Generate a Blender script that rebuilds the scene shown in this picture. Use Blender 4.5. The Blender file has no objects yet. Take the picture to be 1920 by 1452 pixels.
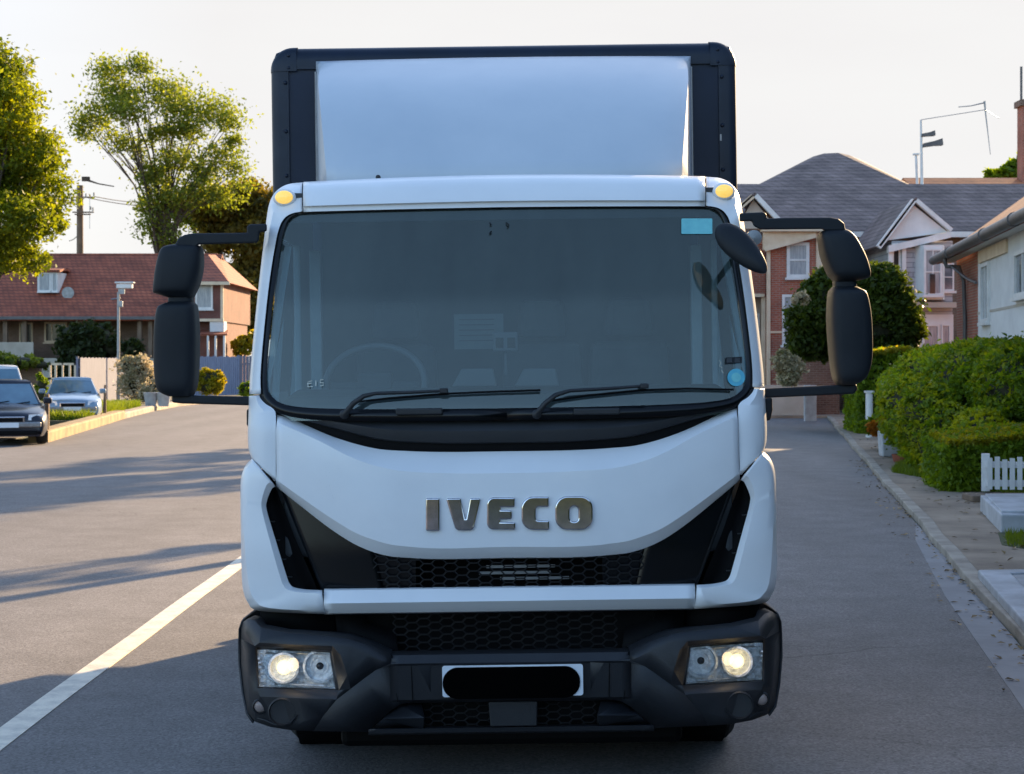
import bpy, math, random
import numpy as np
from mathutils import Vector, Matrix
from mathutils.geometry import delaunay_2d_cdt
R = math.radians
random.seed(7)
rng = np.random.default_rng(11)
SC = bpy.context.scene
COL = SC.collection

# ------------------------------------------------------------------ camera
FP = 3084.0          # focal length in pixels of the 1920-wide photograph
HZ = 680.0           # horizon row
CH = 1.84            # eye height
cam_d = bpy.data.cameras.new('camera')
cam_d.sensor_width = 36.0
cam_d.lens = 36.0 * FP / 1920.0
cam_d.shift_y = -(726.0 - HZ) / 1920.0
cam_d.clip_start = 0.1
cam_d.clip_end = 3000.0
cam_d.dof.use_dof = True
cam_d.dof.focus_distance = 7.2
cam_d.dof.aperture_fstop = 10.0
cam = bpy.data.objects.new('camera', cam_d)
COL.objects.link(cam)
cam.location = (0, 0, CH)
cam.rotation_euler = (R(90), 0, 0)
SC.camera = cam

# ------------------------------------------------------------------ light
SUN_EL, SUN_AZ = 18.0, 30.0        # azimuth to the right of the view direction
w = bpy.data.worlds.new('World')
SC.world = w
w.use_nodes = True
nt = w.node_tree
nt.nodes.clear()
sky = nt.nodes.new('ShaderNodeTexSky')
sky.sky_type = 'NISHITA'
sky.sun_disc = False
sky.sun_elevation = R(SUN_EL)
sky.sun_rotation = R(SUN_AZ)
sky.air_density = 1.0
sky.dust_density = 1.5
sky.ozone_density = 2.0
# thin high cloud: pulls the sky towards white, most of all near the horizon
geo = nt.nodes.new('ShaderNodeTexCoord')
sep = nt.nodes.new('ShaderNodeSeparateXYZ')
nt.links.new(geo.outputs['Generated'], sep.inputs[0])
ramp = nt.nodes.new('ShaderNodeValToRGB')
ramp.color_ramp.elements[0].position = 0.0
ramp.color_ramp.elements[0].color = (1, 1, 1, 1)
ramp.color_ramp.elements[1].position = 0.75
ramp.color_ramp.elements[1].color = (0.0, 0.0, 0.0, 1)
e = ramp.color_ramp.elements.new(0.27); e.color = (1, 1, 1, 1)
e = ramp.color_ramp.elements.new(0.45); e.color = (0.30, 0.30, 0.30, 1)
nt.links.new(sep.outputs['Z'], ramp.inputs[0])
cn = nt.nodes.new('ShaderNodeTexNoise')
cn.inputs['Scale'].default_value = 2.2
cn.inputs['Detail'].default_value = 5
mp = nt.nodes.new('ShaderNodeMapping')
mp.inputs['Scale'].default_value = (1, 1, 5)
nt.links.new(geo.outputs['Generated'], mp.inputs[0])
nt.links.new(mp.outputs[0], cn.inputs['Vector'])
cl = nt.nodes.new('ShaderNodeValToRGB')
cl.color_ramp.elements[0].position = 0.3
cl.color_ramp.elements[1].position = 0.75
SKYK = 2.04
cl.color_ramp.elements[0].color = (SKYK * 0.93, SKYK * 0.91, SKYK * 0.915, 1)
cl.color_ramp.elements[1].color = (SKYK * 1.0, SKYK * 0.995, SKYK * 0.985, 1)
nt.links.new(cn.outputs[0], cl.inputs[0])
mx = nt.nodes.new('ShaderNodeMix'); mx.data_type = 'RGBA'
dp = nt.nodes.new('ShaderNodeVectorMath'); dp.operation = 'DOT_PRODUCT'
dp.inputs[1].default_value = (math.sin(R(SUN_AZ)) , math.cos(R(SUN_AZ)), 0)
nt.links.new(geo.outputs['Generated'], dp.inputs[0])
dm = nt.nodes.new('ShaderNodeMapRange'); dm.inputs[1].default_value = -0.35; dm.inputs[2].default_value = 0.75; dm.inputs[3].default_value = 0.12; dm.inputs[4].default_value = 1.0
nt.links.new(dp.outputs['Value'], dm.inputs[0])
mm = nt.nodes.new('ShaderNodeMath'); mm.operation = 'MULTIPLY'
nt.links.new(ramp.outputs[0], mm.inputs[0]); nt.links.new(dm.outputs[0], mm.inputs[1])
nt.links.new(mm.outputs[0], mx.inputs[0])
nt.links.new(sky.outputs[0], mx.inputs[6])
nt.links.new(cl.outputs[0], mx.inputs[7])
bg = nt.nodes.new('ShaderNodeBackground')
bg.inputs['Strength'].default_value = 0.15
nt.links.new(mx.outputs[2], bg.inputs['Color'])
wo = nt.nodes.new('ShaderNodeOutputWorld')
nt.links.new(bg.outputs[0], wo.inputs['Surface'])

sun_d = bpy.data.lights.new('sun', 'SUN')
sun_d.energy = 4.8
sun_d.angle = R(0.9)
sun_d.color = (1.0, 0.70, 0.39)
sun = bpy.data.objects.new('sun', sun_d)
COL.objects.link(sun)
sdir = Vector((math.cos(R(SUN_EL)) * math.sin(R(SUN_AZ)), math.cos(R(SUN_EL)) * math.cos(R(SUN_AZ)), math.sin(R(SUN_EL))))
sun.rotation_euler = sdir.to_track_quat('Z', 'Y').to_euler()
sun.location = (10, 20, 30)

SC.view_settings.view_transform = 'Standard'
SC.view_settings.look = 'None'
SC.view_settings.exposure = 1.62
SC.view_settings.gamma = 1
SC.view_settings.use_curve_mapping = False
SC.render.engine = 'CYCLES'
SC.cycles.max_bounces = 8
SC.cycles.transparent_max_bounces = 24
SC.cycles.sample_clamp_indirect = 4.0
SC.cycles.use_denoising = True

# ------------------------------------------------------------------ object helpers
def link(o, parent=None):
    COL.objects.link(o)
    if parent is not None:
        o.parent = parent
    return o

def tag(o, label=None, cat=None, group=None, kind=None):
    if label: o['label'] = label
    if cat: o['category'] = cat
    if group: o['group'] = group
    if kind: o['kind'] = kind
    return o

def thing(name, label, cat, loc=(0, 0, 0), rz=0.0, group=None):
    o = bpy.data.objects.new(name, None)
    o.empty_display_size = 0.3
    link(o)
    o.location = loc
    o.rotation_euler = (0, 0, rz)
    return tag(o, label, cat, group)

class MB:
    """collects polygons and links them as one mesh object"""
    def __init__(s):
        s.v = []; s.f = []; s.mi = []; s.m = 0
    def add(s, vs, fs):
        b = len(s.v)
        s.v += [tuple(v) for v in vs]
        for f in fs:
            s.f.append(tuple(b + i for i in f)); s.mi.append(s.m)
    def box(s, c, size, rz=0.0, taper=1.0):
        hx, hy, hz = size[0] / 2, size[1] / 2, size[2] / 2
        cr, sr = math.cos(rz), math.sin(rz)
        vs = []
        for z, t in ((-hz, 1.0), (hz, taper)):
            for x, y in ((-hx, -hy), (hx, -hy), (hx, hy), (-hx, hy)):
                x, y = x * t, y * t
                vs.append((c[0] + x * cr - y * sr, c[1] + x * sr + y * cr, c[2] + z))
        s.add(vs, [(3, 2, 1, 0), (4, 5, 6, 7), (0, 1, 5, 4), (1, 2, 6, 5), (2, 3, 7, 6), (3, 0, 4, 7)])
    def b2(s, x0, x1, y0, y1, z0, z1):
        s.box(((x0 + x1) / 2, (y0 + y1) / 2, (z0 + z1) / 2), (abs(x1 - x0), abs(y1 - y0), abs(z1 - z0)))
    def prism(s, pts, y0, y1):
        """pts = outline in x,z (counter-clockwise seen from -y)"""
        n = len(pts)
        vs = [(p[0], y0, p[1]) for p in pts] + [(p[0], y1, p[1]) for p in pts]
        s.add(vs, [tuple(range(n)), tuple(range(2 * n - 1, n - 1, -1))] + [(i, n + i, n + (i + 1) % n, (i + 1) % n) for i in range(n)])
    def slab(s, pts, z0, z1):
        n = len(pts)
        vs = [(p[0], p[1], z0) for p in pts] + [(p[0], p[1], z1) for p in pts]
        s.add(vs, [tuple(range(n - 1, -1, -1)), tuple(range(n, 2 * n))] + [(i, (i + 1) % n, n + (i + 1) % n, n + i) for i in range(n)])
    def ring(s, rings, closed=True, cap=True):
        n = len(rings[0]); b = len(s.v)
        vs = [p for r in rings for p in r]
        fs = []
        for k in range(len(rings) - 1):
            for i in range(n if closed else n - 1):
                j = (i + 1) % n
                fs.append((k * n + i, k * n + j, (k + 1) * n + j, (k + 1) * n + i))
        if cap and closed:
            fs.append(tuple(range(n - 1, -1, -1)))
            fs.append(tuple(range((len(rings) - 1) * n, len(rings) * n)))
        s.add(vs, fs)
    def grid(s, rows):
        s.ring(rows, closed=False, cap=False)
    def tube(s, pts, rad, seg=8, cap=True, flat=None):
        pts = [Vector(p) for p in pts]
        if not isinstance(rad, (list, tuple)): rad = [rad] * len(pts)
        rings = []
        for i, p in enumerate(pts):
            t = (pts[min(i + 1, len(pts) - 1)] - pts[max(i - 1, 0)]).normalized()
            up = Vector((0, 0, 1)) if abs(t.z) < 0.9 else Vector((0, 1, 0))
            a = t.cross(up).normalized(); b = a.cross(t).normalized()
            fx = flat if flat else 1.0
            rings.append([p + (a * math.cos(2 * math.pi * k / seg) * fx + b * math.sin(2 * math.pi * k / seg)) * rad[i] for k in range(seg)])
        s.ring(rings, True, cap)
    def cyl(s, c, r, h, axis='z', seg=20, r2=None):
        r2 = r if r2 is None else r2
        c = Vector(c)
        d = {'x': Vector((1, 0, 0)), 'y': Vector((0, 1, 0)), 'z': Vector((0, 0, 1))}[axis]
        a = {'x': Vector((0, 1, 0)), 'y': Vector((0, 0, 1)), 'z': Vector((1, 0, 0))}[axis]
        b = d.cross(a)
        s.ring([[c - d * h / 2 + (a * math.cos(2 * math.pi * k / seg) + b * math.sin(2 * math.pi * k / seg)) * r for k in range(seg)],
                [c + d * h / 2 + (a * math.cos(2 * math.pi * k / seg) + b * math.sin(2 * math.pi * k / seg)) * r2 for k in range(seg)]])
    def lathe(s, prof, c, axis='z', seg=24):
        """prof = (radius, along) pairs"""
        c = Vector(c)
        d = {'x': Vector((1, 0, 0)), 'y': Vector((0, 1, 0)), 'z': Vector((0, 0, 1))}[axis]
        a = {'x': Vector((0, 1, 0)), 'y': Vector((0, 0, 1)), 'z': Vector((1, 0, 0))}[axis]
        b = d.cross(a)
        s.ring([[c + d * h + (a * math.cos(2 * math.pi * k / seg) + b * math.sin(2 * math.pi * k / seg)) * max(r, 1e-4) for k in range(seg)] for r, h in prof])
    def build(s, name, mat, parent=None, smooth=None, bevel=0.0, solid=0.0, seg=2, label=None):
        me = bpy.data.meshes.new(name)
        me.from_pydata(s.v, [], s.f)
        for m in (mat if isinstance(mat, (list, tuple)) else [mat]):
            me.materials.append(m)
        if any(s.mi):
            me.polygons.foreach_set('material_index', s.mi)
        me.validate(); me.update()
        if smooth is not None:
            me.polygons.foreach_set('use_smooth', [True] * len(me.polygons))
            me.set_sharp_from_angle(angle=R(smooth))
        o = bpy.data.objects.new(name, me)
        link(o, parent)
        if solid:
            md = o.modifiers.new('solid', 'SOLIDIFY'); md.thickness = abs(solid); md.offset = -1 if solid > 0 else 1
        if bevel:
            md = o.modifiers.new('bevel', 'BEVEL'); md.width = bevel; md.segments = seg; md.limit_method = 'ANGLE'; md.angle_limit = R(40)
        if label: o['label'] = label
        return o

# ------------------------------------------------------------------ materials
class NG:
    def __init__(s, m):
        s.t = m.node_tree; s.n = s.t.nodes; s.l = s.t.links
    def new(s, typ, **kw):
        n = s.n.new('ShaderNode' + typ)
        for k, v in kw.items(): setattr(n, k, v)
        return n
    def link(s, a, b): s.l.new(a, b)

def base_mat(name):
    m = bpy.data.materials.new(name); m.use_nodes = True
    g = NG(m); p = g.n['Principled BSDF']
    return m, g, p

def mat(name, c1, c2=None, rough=0.5, metal=0.0, scale=3.0, detail=6, bump=0.0, bscale=None, coat=0.0, stretch=(1, 1, 1), lo=0.35, hi=0.65, rvar=0.0, spec=None, emis=None, estr=0.0, alpha=None):
    """a procedural surface: two colours mixed by noise, with bump and roughness variation"""
    m, g, p = base_mat(name)
    tc = g.new('TexCoord'); mp_ = g.new('Mapping')
    mp_.inputs['Scale'].default_value = stretch
    g.link(tc.outputs['Object'], mp_.inputs[0])
    nz = g.new('TexNoise'); nz.inputs['Scale'].default_value = scale; nz.inputs['Detail'].default_value = detail; nz.inputs['Roughness'].default_value = 0.6
    g.link(mp_.outputs[0], nz.inputs['Vector'])
    rp = g.new('ValToRGB')
    c2 = c2 or tuple(min(1, c * 0.82) for c in c1)
    rp.color_ramp.elements[0].position = lo; rp.color_ramp.elements[0].color = (*c1, 1)
    rp.color_ramp.elements[1].position = hi; rp.color_ramp.elements[1].color = (*c2, 1)
    g.link(nz.outputs[0], rp.inputs[0]); g.link(rp.outputs[0], p.inputs['Base Color'])
    p.inputs['Roughness'].default_value = rough; p.inputs['Metallic'].default_value = metal
    if rvar:
        mr = g.new('MapRange'); mr.inputs[3].default_value = max(0.02, rough - rvar); mr.inputs[4].default_value = min(1, rough + rvar)
        g.link(nz.outputs[0], mr.inputs[0]); g.link(mr.outputs[0], p.inputs['Roughness'])
    if coat: p.inputs['Coat Weight'].default_value = coat; p.inputs['Coat Roughness'].default_value = 0.08
    if spec is not None: p.inputs['Specular IOR Level'].default_value = spec
    if bump:
        n2 = g.new('TexNoise'); n2.inputs['Scale'].default_value = bscale or scale * 6; n2.inputs['Detail'].default_value = 5
        g.link(mp_.outputs[0], n2.inputs['Vector'])
        b = g.new('Bump'); b.inputs['Strength'].default_value = bump; b.inputs['Distance'].default_value = 0.02
        g.link(n2.outputs[0], b.inputs['Height']); g.link(b.outputs[0], p.inputs['Normal'])
    if emis:
        p.inputs['Emission Color'].default_value = (*emis, 1); p.inputs['Emission Strength'].default_value = estr
    if alpha is not None: p.inputs['Alpha'].default_value = alpha
    return m

def tile_mat(name, c1, c2, mortar, bw, bh, msize=0.012, rough=0.8, bump=0.5, axis='xz', noise=0.5, off=0.5, yslope=False):
    """bricks, slates or tiles in object space"""
    m, g, p = base_mat(name)
    tc = g.new('TexCoord'); sp = g.new('SeparateXYZ'); cb = g.new('CombineXYZ')
    g.link(tc.outputs['Object'], sp.inputs[0])
    if axis == 'xz':
        ad = g.new('Math', operation='ADD'); g.link(sp.outputs[0], ad.inputs[0]); g.link(sp.outputs[1], ad.inputs[1])
        g.link(ad.outputs[0], cb.inputs[0]); g.link(sp.outputs[2], cb.inputs[1])
    else:
        g.link(sp.outputs[0], cb.inputs[0]); g.link(sp.outputs[1], cb.inputs[1])
    br = g.new('TexBrick'); br.offset = off
    br.inputs['Color1'].default_value = (*c1, 1); br.inputs['Color2'].default_value = (*c2, 1); br.inputs['Mortar'].default_value = (*mortar, 1)
    br.inputs['Scale'].default_value = 1.0; br.inputs['Mortar Size'].default_value = msize
    br.inputs['Brick Width'].default_value = bw; br.inputs['Row Height'].default_value = bh
    g.link(cb.outputs[0], br.inputs['Vector'])
    nz = g.new('TexNoise'); nz.inputs['Scale'].default_value = 1.1; nz.inputs['Detail'].default_value = 8
    g.link(tc.outputs['Object'], nz.inputs['Vector'])
    mr = g.new('MapRange'); mr.inputs[1].default_value = 0.3; mr.inputs[2].default_value = 0.7; mr.inputs[3].default_value = 1 - noise * 0.6; mr.inputs[4].default_value = 1 + noise * 0.4
    g.link(nz.outputs[0], mr.inputs[0])
    mu = g.new('Mix', data_type='RGBA', blend_type='MULTIPLY'); mu.inputs[0].default_value = 1
    g.link(br.outputs[0], mu.inputs[6]); g.link(mr.outputs[0], mu.inputs[7]); g.link(mu.outputs[2], p.inputs['Base Color'])
    p.inputs['Roughness'].default_value = rough
    b = g.new('Bump'); b.inputs['Strength'].default_value = bump; b.inputs['Distance'].default_value = 0.02; b.invert = True
    g.link(br.outputs['Fac'], b.inputs['Height']); g.link(b.outputs[0], p.inputs['Normal'])
    return m

def leaf_mat(name, c1, c2, trans=0.45, tcol=None):
    m = bpy.data.materials.new(name); m.use_nodes = True
    g = NG(m); g.n.clear()
    ge = g.new('NewGeometry'); tc = g.new('TexCoord')
    rp = g.new('ValToRGB'); rp.color_ramp.elements[0].color = (*c1, 1); rp.color_ramp.elements[1].color = (*c2, 1)
    nz = g.new('TexNoise'); nz.inputs['Scale'].default_value = 0.6; nz.inputs['Detail'].default_value = 3
    g.link(tc.outputs['Object'], nz.inputs['Vector'])
    av = g.new('Math', operation='MULTIPLY_ADD'); av.inputs[1].default_value = 0.55
    g.link(ge.outputs['Random Per Island'], av.inputs[0])
    ns = g.new('MapRange'); ns.inputs[1].default_value = 0.35; ns.inputs[2].default_value = 0.65; ns.inputs[3].default_value = 0.0; ns.inputs[4].default_value = 0.45
    g.link(nz.outputs[0], ns.inputs[0]); g.link(ns.outputs[0], av.inputs[2]); g.link(av.outputs[0], rp.inputs[0])
    di = g.new('BsdfPrincipled'); di.inputs['Roughness'].default_value = 0.55; di.inputs['Specular IOR Level'].default_value = 0.25
    g.link(rp.outputs[0], di.inputs['Base Color'])
    tr = g.new('BsdfTranslucent')
    tm = g.new('Mix', data_type='RGBA', blend_type='MULTIPLY'); tm.inputs[0].default_value = 1
    tm.inputs[7].default_value = (*(tcol or (2.6, 2.2, 0.7)), 1)
    g.link(rp.outputs[0], tm.inputs[6]); g.link(tm.outputs[2], tr.inputs[0])
    ms = g.new('MixShader'); ms.inputs[0].default_value = trans
    g.link(di.outputs[0], ms.inputs[1]); g.link(tr.outputs[0], ms.inputs[2])
    o = g.new('OutputMaterial'); g.link(ms.outputs[0], o.inputs[0])
    return m

def glass_mat(name, tint, refl=0.08, rough=0.02, gcol=(1, 1, 1), film=0.0, fcol=(0.5, 0.6, 0.65)):
    """thin pane: tinted see-through, fresnel mirror and a little dust film"""
    m = bpy.data.materials.new(name); m.use_nodes = True
    g = NG(m); g.n.clear()
    t = g.new('BsdfTransparent'); t.inputs[0].default_value = (*tint, 1)
    gl = g.new('BsdfGlossy'); gl.inputs['Color'].default_value = (*gcol, 1); gl.inputs['Roughness'].default_value = rough
    fr = g.new('Fresnel'); fr.inputs[0].default_value = 1.5
    ad = g.new('Math', operation='ADD'); ad.inputs[1].default_value = refl; ad.use_clamp = True
    g.link(fr.outputs[0], ad.inputs[0])
    ms = g.new('MixShader'); g.link(ad.outputs[0], ms.inputs[0]); g.link(t.outputs[0], ms.inputs[1]); g.link(gl.outputs[0], ms.inputs[2])
    o = g.new('OutputMaterial')
    if film:
        tc = g.new('TexCoord'); nz = g.new('TexNoise'); nz.inputs['Scale'].default_value = 2.2; nz.inputs['Detail'].default_value = 8; nz.inputs['Roughness'].default_value = 0.62
        mq = g.new('Mapping'); mq.inputs['Scale'].default_value = (2.6, 1, 0.5)
        g.link(tc.outputs['Object'], mq.inputs[0]); g.link(mq.outputs[0], nz.inputs['Vector'])
        mr = g.new('MapRange'); mr.inputs[1].default_value = 0.3; mr.inputs[2].default_value = 0.7; mr.inputs[3].default_value = film * 0.6; mr.inputs[4].default_value = film * 1.3
        g.link(nz.outputs[0], mr.inputs[0])
        d = g.new('BsdfDiffuse'); d.inputs[0].default_value = (*fcol, 1)
        m2 = g.new('MixShader'); g.link(mr.outputs[0], m2.inputs[0]); g.link(ms.outputs[0], m2.inputs[1]); g.link(d.outputs[0], m2.inputs[2])
        g.link(m2.outputs[0], o.inputs[0])
    else:
        g.link(ms.outputs[0], o.inputs[0])
    return m

def asphalt_mat(name, c1, c2):
    m, g, p = base_mat(name)
    tc = g.new('TexCoord')
    big = g.new('TexNoise'); big.inputs['Scale'].default_value = 0.22; big.inputs['Detail'].default_value = 7; big.inputs['Roughness'].default_value = 0.65
    mpp = g.new('Mapping'); mpp.inputs['Scale'].default_value = (1.0, 0.35, 1)
    g.link(tc.outputs['Object'], mpp.inputs[0]); g.link(mpp.outputs[0], big.inputs['Vector'])
    r1 = g.new('ValToRGB'); r1.color_ramp.elements[0].position = 0.33; r1.color_ramp.elements[0].color = (*c1, 1); r1.color_ramp.elements[1].position = 0.68; r1.color_ramp.elements[1].color = (*c2, 1)
    g.link(big.outputs[0], r1.inputs[0])
    fine = g.new('TexVoronoi'); fine.inputs['Scale'].default_value = 85
    g.link(tc.outputs['Object'], fine.inputs['Vector'])
    bw = g.new('RGBToBW'); g.link(fine.outputs['Color'], bw.inputs[0])
    mr = g.new('MapRange'); mr.inputs[3].default_value = 0.62; mr.inputs[4].default_value = 1.42
    g.link(bw.outputs[0], mr.inputs[0])
    mu = g.new('Mix', data_type='RGBA', blend_type='MULTIPLY'); mu.inputs[0].default_value = 1
    g.link(r1.outputs[0], mu.inputs[6]); g.link(mr.outputs[0], mu.inputs[7])
    # darker blotches and oil spots
    mid = g.new('TexNoise'); mid.inputs['Scale'].default_value = 2.4; mid.inputs['Detail'].default_value = 8
    g.link(tc.outputs['Object'], mid.inputs['Vector'])
    mr2 = g.new('MapRange'); mr2.inputs[1].default_value = 0.3; mr2.inputs[2].default_value = 0.7; mr2.inputs[3].default_value = 0.86; mr2.inputs[4].default_value = 1.1
    g.link(mid.outputs[0], mr2.inputs[0])
    mu2 = g.new('Mix', data_type='RGBA', blend_type='MULTIPLY'); mu2.inputs[0].default_value = 1
    g.link(mu.outputs[2], mu2.inputs[6]); g.link(mr2.outputs[0], mu2.inputs[7])
    wp = g.new('TexNoise'); wp.inputs['Scale'].default_value = 0.9; wp.inputs['Detail'].default_value = 4
    g.link(tc.outputs['Object'], wp.inputs['Vector'])
    av = g.new('VectorMath', operation='MULTIPLY_ADD'); av.inputs[1].default_value = (1.3, 1.3, 0)
    g.link(wp.outputs['Color'], av.inputs[0]); g.link(tc.outputs['Object'], av.inputs[2])
    cr = g.new('TexVoronoi', feature='DISTANCE_TO_EDGE'); cr.inputs['Scale'].default_value = 0.42
    g.link(av.outputs[0], cr.inputs['Vector'])
    c1_ = g.new('MapRange'); c1_.inputs[1].default_value = 0.0; c1_.inputs[2].default_value = 0.007; c1_.inputs[3].default_value = 0.62; c1_.inputs[4].default_value = 1.0
    g.link(cr.outputs['Distance'], c1_.inputs[0])
    mk = g.new('TexNoise'); mk.inputs['Scale'].default_value = 0.13
    g.link(tc.outputs['Object'], mk.inputs['Vector'])
    mk2 = g.new('MapRange'); mk2.inputs[1].default_value = 0.48; mk2.inputs[2].default_value = 0.56
    g.link(mk.outputs[0], mk2.inputs[0])
    cm = g.new('Mix', data_type='FLOAT'); cm.inputs[2].default_value = 1.0
    g.link(mk2.outputs[0], cm.inputs[0]); g.link(c1_.outputs[0], cm.inputs[3])
    # tyre-polished tracks along the lanes
    sx = g.new('SeparateXYZ'); g.link(tc.outputs['Object'], sx.inputs[0])
    sn = g.new('Math', operation='MULTIPLY'); sn.inputs[1].default_value = 3.6; g.link(sx.outputs[0], sn.inputs[0])
    si = g.new('Math', operation='SINE'); g.link(sn.outputs[0], si.inputs[0])
    tm = g.new('MapRange'); tm.inputs[1].default_value = -1; tm.inputs[2].default_value = 1; tm.inputs[3].default_value = 0.95; tm.inputs[4].default_value = 1.04
    g.link(si.outputs[0], tm.inputs[0])
    mm_ = g.new('Math', operation='MULTIPLY'); g.link(cm.outputs[0], mm_.inputs[0]); g.link(tm.outputs[0], mm_.inputs[1])
    mu3 = g.new('Mix', data_type='RGBA', blend_type='MULTIPLY'); mu3.inputs[0].default_value = 1
    g.link(mu2.outputs[2], mu3.inputs[6]); g.link(mm_.outputs[0], mu3.inputs[7])
    g.link(mu3.outputs[2], p.inputs['Base Color'])
    p.inputs['Roughness'].default_value = 0.82; p.inputs['Specular IOR Level'].default_value = 0.3
    nb = g.new('TexNoise'); nb.inputs['Scale'].default_value = 70; nb.inputs['Detail'].default_value = 4
    g.link(tc.outputs['Object'], nb.inputs['Vector'])
    b = g.new('Bump'); b.inputs['Strength'].default_value = 0.35; b.inputs['Distance'].default_value = 0.01
    g.link(nb.outputs[0], b.inputs['Height']); g.link(b.outputs[0], p.inputs['Normal'])
    return m

def speck(m, size=240, amount=0.72, dark=0.55):
    """road grime: fine dark specks and a faint film, denser in patches"""
    g = NG(m); p = g.n['Principled BSDF']; src = p.inputs['Base Color'].links[0].from_socket
    tc = g.new('TexCoord'); v = g.new('TexVoronoi'); v.inputs['Scale'].default_value = size * .35
    g.link(tc.outputs['Object'], v.inputs['Vector'])
    a = g.new('MapRange'); a.inputs[1].default_value = .04; a.inputs[2].default_value = .12; a.inputs[3].default_value = 1; a.inputs[4].default_value = 0
    g.link(v.outputs['Distance'], a.inputs[0])
    n = g.new('TexNoise'); n.inputs['Scale'].default_value = 5; n.inputs['Detail'].default_value = 6
    g.link(tc.outputs['Object'], n.inputs['Vector'])
    b = g.new('MapRange'); b.inputs[1].default_value = .5; b.inputs[2].default_value = .68
    g.link(n.outputs[0], b.inputs[0])
    c = g.new('Math', operation='MULTIPLY'); g.link(a.outputs[0], c.inputs[0]); g.link(b.outputs[0], c.inputs[1])
    d = g.new('MapRange'); d.inputs[3].default_value = 0.0; d.inputs[4].default_value = .07; d.inputs[1].default_value = .3; d.inputs[2].default_value = .75
    g.link(n.outputs[0], d.inputs[0])
    e = g.new('Math', operation='MULTIPLY_ADD'); e.inputs[1].default_value = .5; g.link(c.outputs[0], e.inputs[0]); g.link(d.outputs[0], e.inputs[2])
    mx_ = g.new('Mix', data_type='RGBA'); mx_.inputs[7].default_value = (.34, .33, .32, 1)
    g.link(e.outputs[0], mx_.inputs[0]); g.link(src, mx_.inputs[6]); g.link(mx_.outputs[2], p.inputs['Base Color'])

M = {}
M['paint'] = mat('white_paint', (0.80, 0.815, 0.83), (0.74, 0.76, 0.785), rough=0.36, scale=1.6, rvar=0.05, coat=0.25, spec=0.4)
speck(M['paint'])
M['deflector'] = mat('weathered_fibreglass', (0.50, 0.55, 0.60), (0.43, 0.49, 0.55), rough=0.42, scale=1.1, detail=10, rvar=0.08, stretch=(1, 1, 0.6), bump=0.03, bscale=3)
M['navy'] = mat('navy_box_panel', (0.006, 0.015, 0.040), (0.004, 0.011, 0.030), rough=0.42, scale=2.0, rvar=0.1, spec=0.25)
M['navytrim'] = mat('navy_corner_trim', (0.007, 0.015, 0.034), (0.005, 0.011, 0.025), rough=0.4, scale=5, rvar=0.1, spec=0.3)
M['plastic'] = mat('grey_black_plastic', (0.014, 0.016, 0.020), (0.009, 0.011, 0.014), rough=0.55, scale=4, bump=0.06, bscale=180, rvar=0.08)
M['bumper'] = mat('worn_dark_plastic', (0.013, 0.015, 0.019), (0.008, 0.009, 0.012), rough=0.52, scale=3, detail=9, bump=0.08, bscale=150, rvar=0.1)
M['mirror'] = mat('mirror_shell_plastic', (0.010, 0.013, 0.018), (0.007, 0.010, 0.014), rough=0.55, spec=0.28, scale=4, bump=0.05, bscale=200, rvar=0.06)
M['black'] = mat('deep_black', (0.003, 0.003, 0.004), (0.0015, 0.0015, 0.002), rough=0.7, scale=5, spec=0.15)
M['pitch'] = mat('matt_black_redaction', (0.0012, 0.0012, 0.0013), rough=0.9, spec=0.02)
M['gloss'] = mat('gloss_black', (0.003, 0.004, 0.006), (0.002, 0.003, 0.004), rough=0.25, scale=5, spec=0.3)
M['mesh'] = mat('mesh_plastic', (0.010, 0.010, 0.011), (0.005, 0.005, 0.006), rough=0.5, scale=20, spec=0.3)
M['rubber'] = mat('tyre_rubber', (0.012, 0.012, 0.012), (0.02, 0.02, 0.02), rough=0.9, scale=8, bump=0.2)
M['steel'] = mat('painted_steel', (0.30, 0.31, 0.32), (0.2, 0.2, 0.21), rough=0.45, metal=0.6, scale=6)
M['chrome'] = mat('dull_chrome', (0.66, 0.64, 0.65), (0.48, 0.47, 0.48), rough=0.10, metal=1.0, scale=30, rvar=0.05)
M['reflector'] = mat('lamp_reflector', (0.92, 0.93, 0.95), (0.55, 0.57, 0.60), rough=0.2, metal=0.15, scale=40, bump=0.4, bscale=90)
M['lampdim'] = mat('small_lamp_lens', (0.30, 0.24, 0.22), (0.22, 0.18, 0.17), rough=0.25, scale=60)
M['lampglass'] = glass_mat('lamp_glass', (0.93, 0.96, 0.97), 0.06, 0.03)
M['bulb'] = mat('lit_bulb', (1, 0.85, 0.5), rough=0.4, emis=(1.0, 0.76, 0.34), estr=0.7)
M['amber'] = mat('amber_marker_lens', (0.80, 0.48, 0.08), (0.85, 0.58, 0.15), rough=0.25, scale=60, emis=(1.0, 0.62, 0.14), estr=0.25)
M['wglass'] = glass_mat('windscreen_glass', (0.60, 0.72, 0.76), 0.045, 0.03, (0.92, 0.97, 0.86), film=0.055, fcol=(0.40, 0.52, 0.49))
M['cglass'] = glass_mat('car_window_glass', (0.25, 0.33, 0.36), 0.25, 0.03, (0.75, 0.92, 1.0))
M['pane'] = mat('window_pane', (0.10, 0.12, 0.14), (0.22, 0.24, 0.27), rough=0.10, scale=1.6, lo=0.4, hi=0.6)
M['panedark'] = mat('dark_window_pane', (0.025, 0.025, 0.028), (0.06, 0.055, 0.05), rough=0.12, scale=2.0)
M['curtain'] = mat('curtained_pane', (0.42, 0.43, 0.44), (0.22, 0.24, 0.26), rough=0.3, scale=5, stretch=(6, 6, 0.4))
M['interior'] = mat('cab_interior', (0.055, 0.06, 0.065), (0.035, 0.04, 0.045), rough=0.85, scale=4)
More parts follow.
